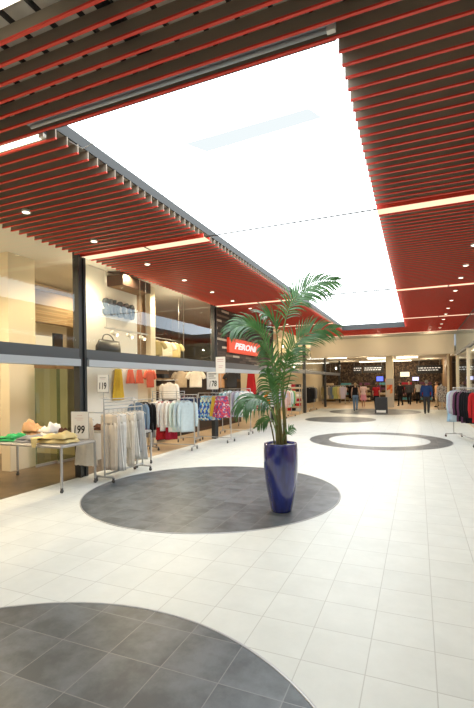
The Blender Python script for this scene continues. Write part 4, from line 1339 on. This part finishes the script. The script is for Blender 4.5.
mb = MB()
ell_loft(mb, [(0.0, .26, .10, 0, 0), (0.06, .31, .13, 0, 0), (0.16, .31, .12, 0, 0), (0.24, .29, .06, .02, 0), (0.29, .28, .02, .03, 0)])
mb.build('form_body', M['black'], t)
MB().tube(smooth_path([(-.14, .02, .27), (-.09, .03, .38), (.03, .03, .41), (.14, .03, .36), (.18, .02, .27)], 16), .01, 6).build('form_loop', M['black'], t)
tr = thing('spotlight_track', 'white ceiling-hung track with three spotlights before the grey-blue letters', 'lamp', (-6.25, 8.3, 2.98))
MB().box(-.02, .02, -.75, .85, 0, 0.03).build('track', M['white'], tr)
for y in (-.7, .8):
    MB().tube([(0, y, .03), (0, y, 1.46)], .004, 5).build('suspension_wire', M['chrome'], tr)
for y in (-.45, 0.1, .6):
    s = MB().tube([(0, y, 0.0), (0.0, y, -0.06)], .012, 8)
    s.tube([(-.05, y, -0.06), (.09, y, -.13)], .042, 14)
    h = s.build('spot_head', M['white'], tr)
    MB().tube([(.0905, y, -.1302), (.092, y, -.131)], .034, 12).build('lens', M['spot'], h)
# picture on the lit niche
p0, p1 = planex(53, 333, -9.3), planex(63, 349, -9.3)
t = thing('framed_picture', 'small dark framed picture before the lit niche behind the upper window', 'picture', (-9.33, (p0.y + p1.y) / 2, p1.z))
w, h = (p1.y - p0.y) / 2, p0.z - p1.z
MB().box(0, .03, -w, w, 0, h).build('frame', M['black'], t)
MB().box(.03, .033, -w + .05, w - .05, .05, h - .05).build('picture_face', M['darkwood'], t)
# cream tops high in the clad shop
arm = thing('display_rail', 'high rail over the dark slat wall ledge holding three cream tops', 'display rail', (-7.1, 10.45, 3.12))
MB().tube([(0, 0, 0), (0, 1.75, 0)], .012, 8).build('rail', M['chrome'], arm)
for y in (0.05, 1.7):
    MB().tube([(0, y, 0), (0, y, 1.36)], .006, 6).build('suspension_rod', M['chrome'], arm)
for i, y in enumerate((10.8, 11.35, 11.85)):
    garment('tee', ('khaki', 'cream', 'straw')[i], (-7.1, y, 3.065), .5, f'{("khaki", "cream", "straw-yellow")[i]} top hanging on the high rail behind the upper window', 'tops on the high rail', .48, .2)
# red shop sign
yc, zc = 14.82, 3.04
t = thing('shop_sign', 'red illuminated shop sign with white italic letters on the brown stone strips', 'sign', (XF + 0.035, yc, zc - .25))
MB().bbox((0.05, 0, 0.25), (0.09, 3.1, 0.50), .01).build('sign_box', M['signred'], t)
text_obj('PERONI', 2.15, 0.23, 0.02, M['signwhite'], t, frame((0.098, -0.02, 0.25), (0, 1, 0), (0, 0, 1)), 'lettering', bold=0.03, shear=0.3)
MB().box(0.004, 0.012, -1.5, 1.5, -0.02, 0.0).build('fixing_rail', M['black'], t)
# green glass leaves behind the heaped table
for i, (y0, y1, x, lab) in enumerate(((6.85, 7.55, -7.55, 'green-tinted frameless glass door leaf behind the heaped table, free-standing end'), (7.35, 8.0, -7.45, 'green-tinted frameless glass door leaf overlapping another behind the heaped table'))):
    t = thing('glass_door_leaf', lab, 'glass door', (x, y0, 0.005), 0, 'stacked glass door leaves')
    MB().quad((0, 0, 0.06), (0, y1 - y0, 0.06), (0, y1 - y0, 2.12), (0, 0, 2.12)).build('pane', M['glassgreen'], t)
    MB().box(-.015, .015, 0, y1 - y0, 0, .06).build('bottom_rail', M['chrome'], t)
    MB().box(-.015, .015, 0, y1 - y0, 2.12, 2.2).build('top_rail', M['wood'], t)
# advertising board
t = thing('advertising_board', 'dark grey folding advertising board with a white strip standing on the far circle', 'sign', (-1.83, 24.35, 0.006), -0.02)
for s in (-1, 1):
    lean = Matrix.Translation((0, s * 0.22, 0)) @ Matrix.Rotation(s * 0.25, 4, 'X')
    pn = MB().bbox((0, 0, .46), (.58, .024, .82), .006).shift(lean).build('board_panel', cm('charcoal'), t)
    fr = MB()
    fr.box(-.31, -.285, -.02, .02, 0, .9); fr.box(.285, .31, -.02, .02, 0, .9); fr.box(-.31, .31, -.02, .02, .86, .9)
    fr.shift(lean).build('board_frame', M['post'], pn)
    st = MB().box(-.24, .24, s * .0125 - .002, s * .0125 + .002, .07, .20).shift(lean).build('white_strip', M['card'], pn)
# hanging black signs with illegible white writing
for x0, x1, y, z0, z1, lab in ((-4.55, -3.95, 33.9, 2.35, 2.95, 'narrow black hanging sign beside a wide black one over the dark mall'), (-3.85, -2.35, 34.0, 2.38, 2.93, 'wide black hanging sign with white writing beside the mall pillar'), (-.10, 1.62, 34.0, 2.25, 2.85, 'wide black hanging sign with two lines of white writing above the man in blue')):
    t = thing('hanging_sign', lab, 'sign', ((x0 + x1) / 2, y, z0), 0, 'black hanging signs in the mall')
    hw = (x1 - x0) / 2
    MB().bbox((0, 0, (z1 - z0) / 2), (2 * hw, .08, z1 - z0), .01).build('sign_box', M['black'], t)
    for s in (-1, 1):
        MB().tube([(s * hw * .8, 0, z1 - z0), (s * hw * .8, 0, 3.44 - z0)], .012, 6).build('suspension_rod', M['chrome'], t)
    mb = MB(); rr = random.Random(int(x0 * 10))
    for row in (0.62, 0.36):
        x = -hw * .85
        while x < hw * (.8 if row > .5 else .5):
            w = rr.uniform(.06, .2)
            mb.box(x, x + w, -.043, -.0405, (z1 - z0) * row, (z1 - z0) * row + .06); x += w + .05
    mb.build('white_writing', M['signwhite'], t)
MB_ = MB().bbox((0, 0, 0), (.36, .02, .8), .005)
t = thing('poster', 'orange-red poster on the grey lower half of the mall pillar', 'poster', (-1.745, 30.255, 1.1)); MB_.build('sheet', print_mat('poster print', [(.7, .12, .05), (.75, .3, .1), (.6, .5, .4)], 5), t)
MB().box(-.19, .19, -.014, .0, -.42, -.40).build('poster_rail', M['chrome'], t)
# lit screens and dark goods deep in the mall
for x, z, w, h, c, lab in ((-3.1, 1.95, .55, .4, (.15, .2, 1.0), 'small blue lit screen deep in the mall'), (-2.35, 1.75, .6, .4, (1.0, .12, .10), 'small red lit screen deep in the mall'), (-1.05, 2.3, .75, .4, (1, .85, .55), 'cream lit box deep in the mall, beyond the pillar'), (-.2, 1.9, .5, .3, (.75, .7, 1.0), 'pale lilac lit screen deep in the mall')):
    t = thing('lit_screen', lab, 'screen', (x, 39.9, z), 0, 'lit screens on the dark mall shop')
    MB().bbox((0, 0.03, 0), (w + .08, .06, h + .08), .01).build('casing', M['black'], t)
    MB().box(-w / 2, w / 2, -.004, 0.0, -h / 2, h / 2).build('screen', emis('screen glow', c, 1.6), t)
rg = random.Random(4)
for i, (x, y) in enumerate(((-7.2, 38.2), (-5.8, 38.6), (-4.2, 38.4), (-2.6, 38.8), (-.9, 38.5), (.6, 38.6))):
    t = thing('shop_gondola', f'dark shelf unit deep in the mall, {WORDS[i]} along the shop front', 'shelf unit', (x, y, 0.004), 0, 'shelf units deep in the mall')
    MB().box(-.5, .5, .16, .2, 0, 1.7).build('back_panel', M['darkwood'], t)
    for q in range(4):
        MB().box(-.5, .5, -.2, .16, .12 + .42 * q, .15 + .42 * q).build('shelf', M['wood'], t)
        g = MB(); xx = -.45
        while xx < .36:
            w = rg.uniform(.06, .13); g.bbox((xx + w / 2, 0, .151 + .42 * q + .11), (w, .2, rg.uniform(.15, .22)), .01); xx += w + .02
        g.build('goods', cm(rg.choice(['plum', 'beige', 'teal', 'peach', 'crimson', 'khaki'])), t)['kind'] = 'stuff'
# goods in the shop on the other side
for i, y in enumerate((15.5, 18.5, 21.5)):
    t = thing('shop_gondola', f'cream shelf unit behind the shop window, {WORDS[i]} in from the sweater rail', 'shelf unit', (3.2, y, 0.004), 0, 'shelf units behind the shop window')
    MB().box(.16, .2, -1, 1, 0, 2.2).build('back_panel', M['cream'], t)
    for q in range(5):
        MB().box(-.2, .16, -1, 1, .12 + .42 * q, .15 + .42 * q).build('shelf', M['white'], t)
        g = MB(); xx = -.95
        while xx < .8:
            w = rg.uniform(.15, .3); g.bbox((0, xx + w / 2, .151 + .42 * q + .085), (.2, w, .16), .02); xx += w + .04
        g.build('goods', cm(rg.choice(['sand', 'beige', 'white', 'peach', 'grey', 'khaki'])), t)['kind'] = 'stuff'

# =================================================================== WORLD AND LOOK
wd = bpy.data.worlds.new('world'); scn.world = wd
N, L = nt(wd)
N['Background'].inputs[0].default_value = (0.85, 0.92, 1.0, 1)
N['Background'].inputs[1].default_value = 0.5
scn.view_settings.view_transform = 'Standard'
scn.view_settings.look = 'None'
scn.view_settings.exposure = 0.0
scn.cycles.use_denoising = True
scn.cycles.max_bounces = 8
scn.cycles.transparent_max_bounces = 16
scn.cycles.sample_clamp_indirect = 6
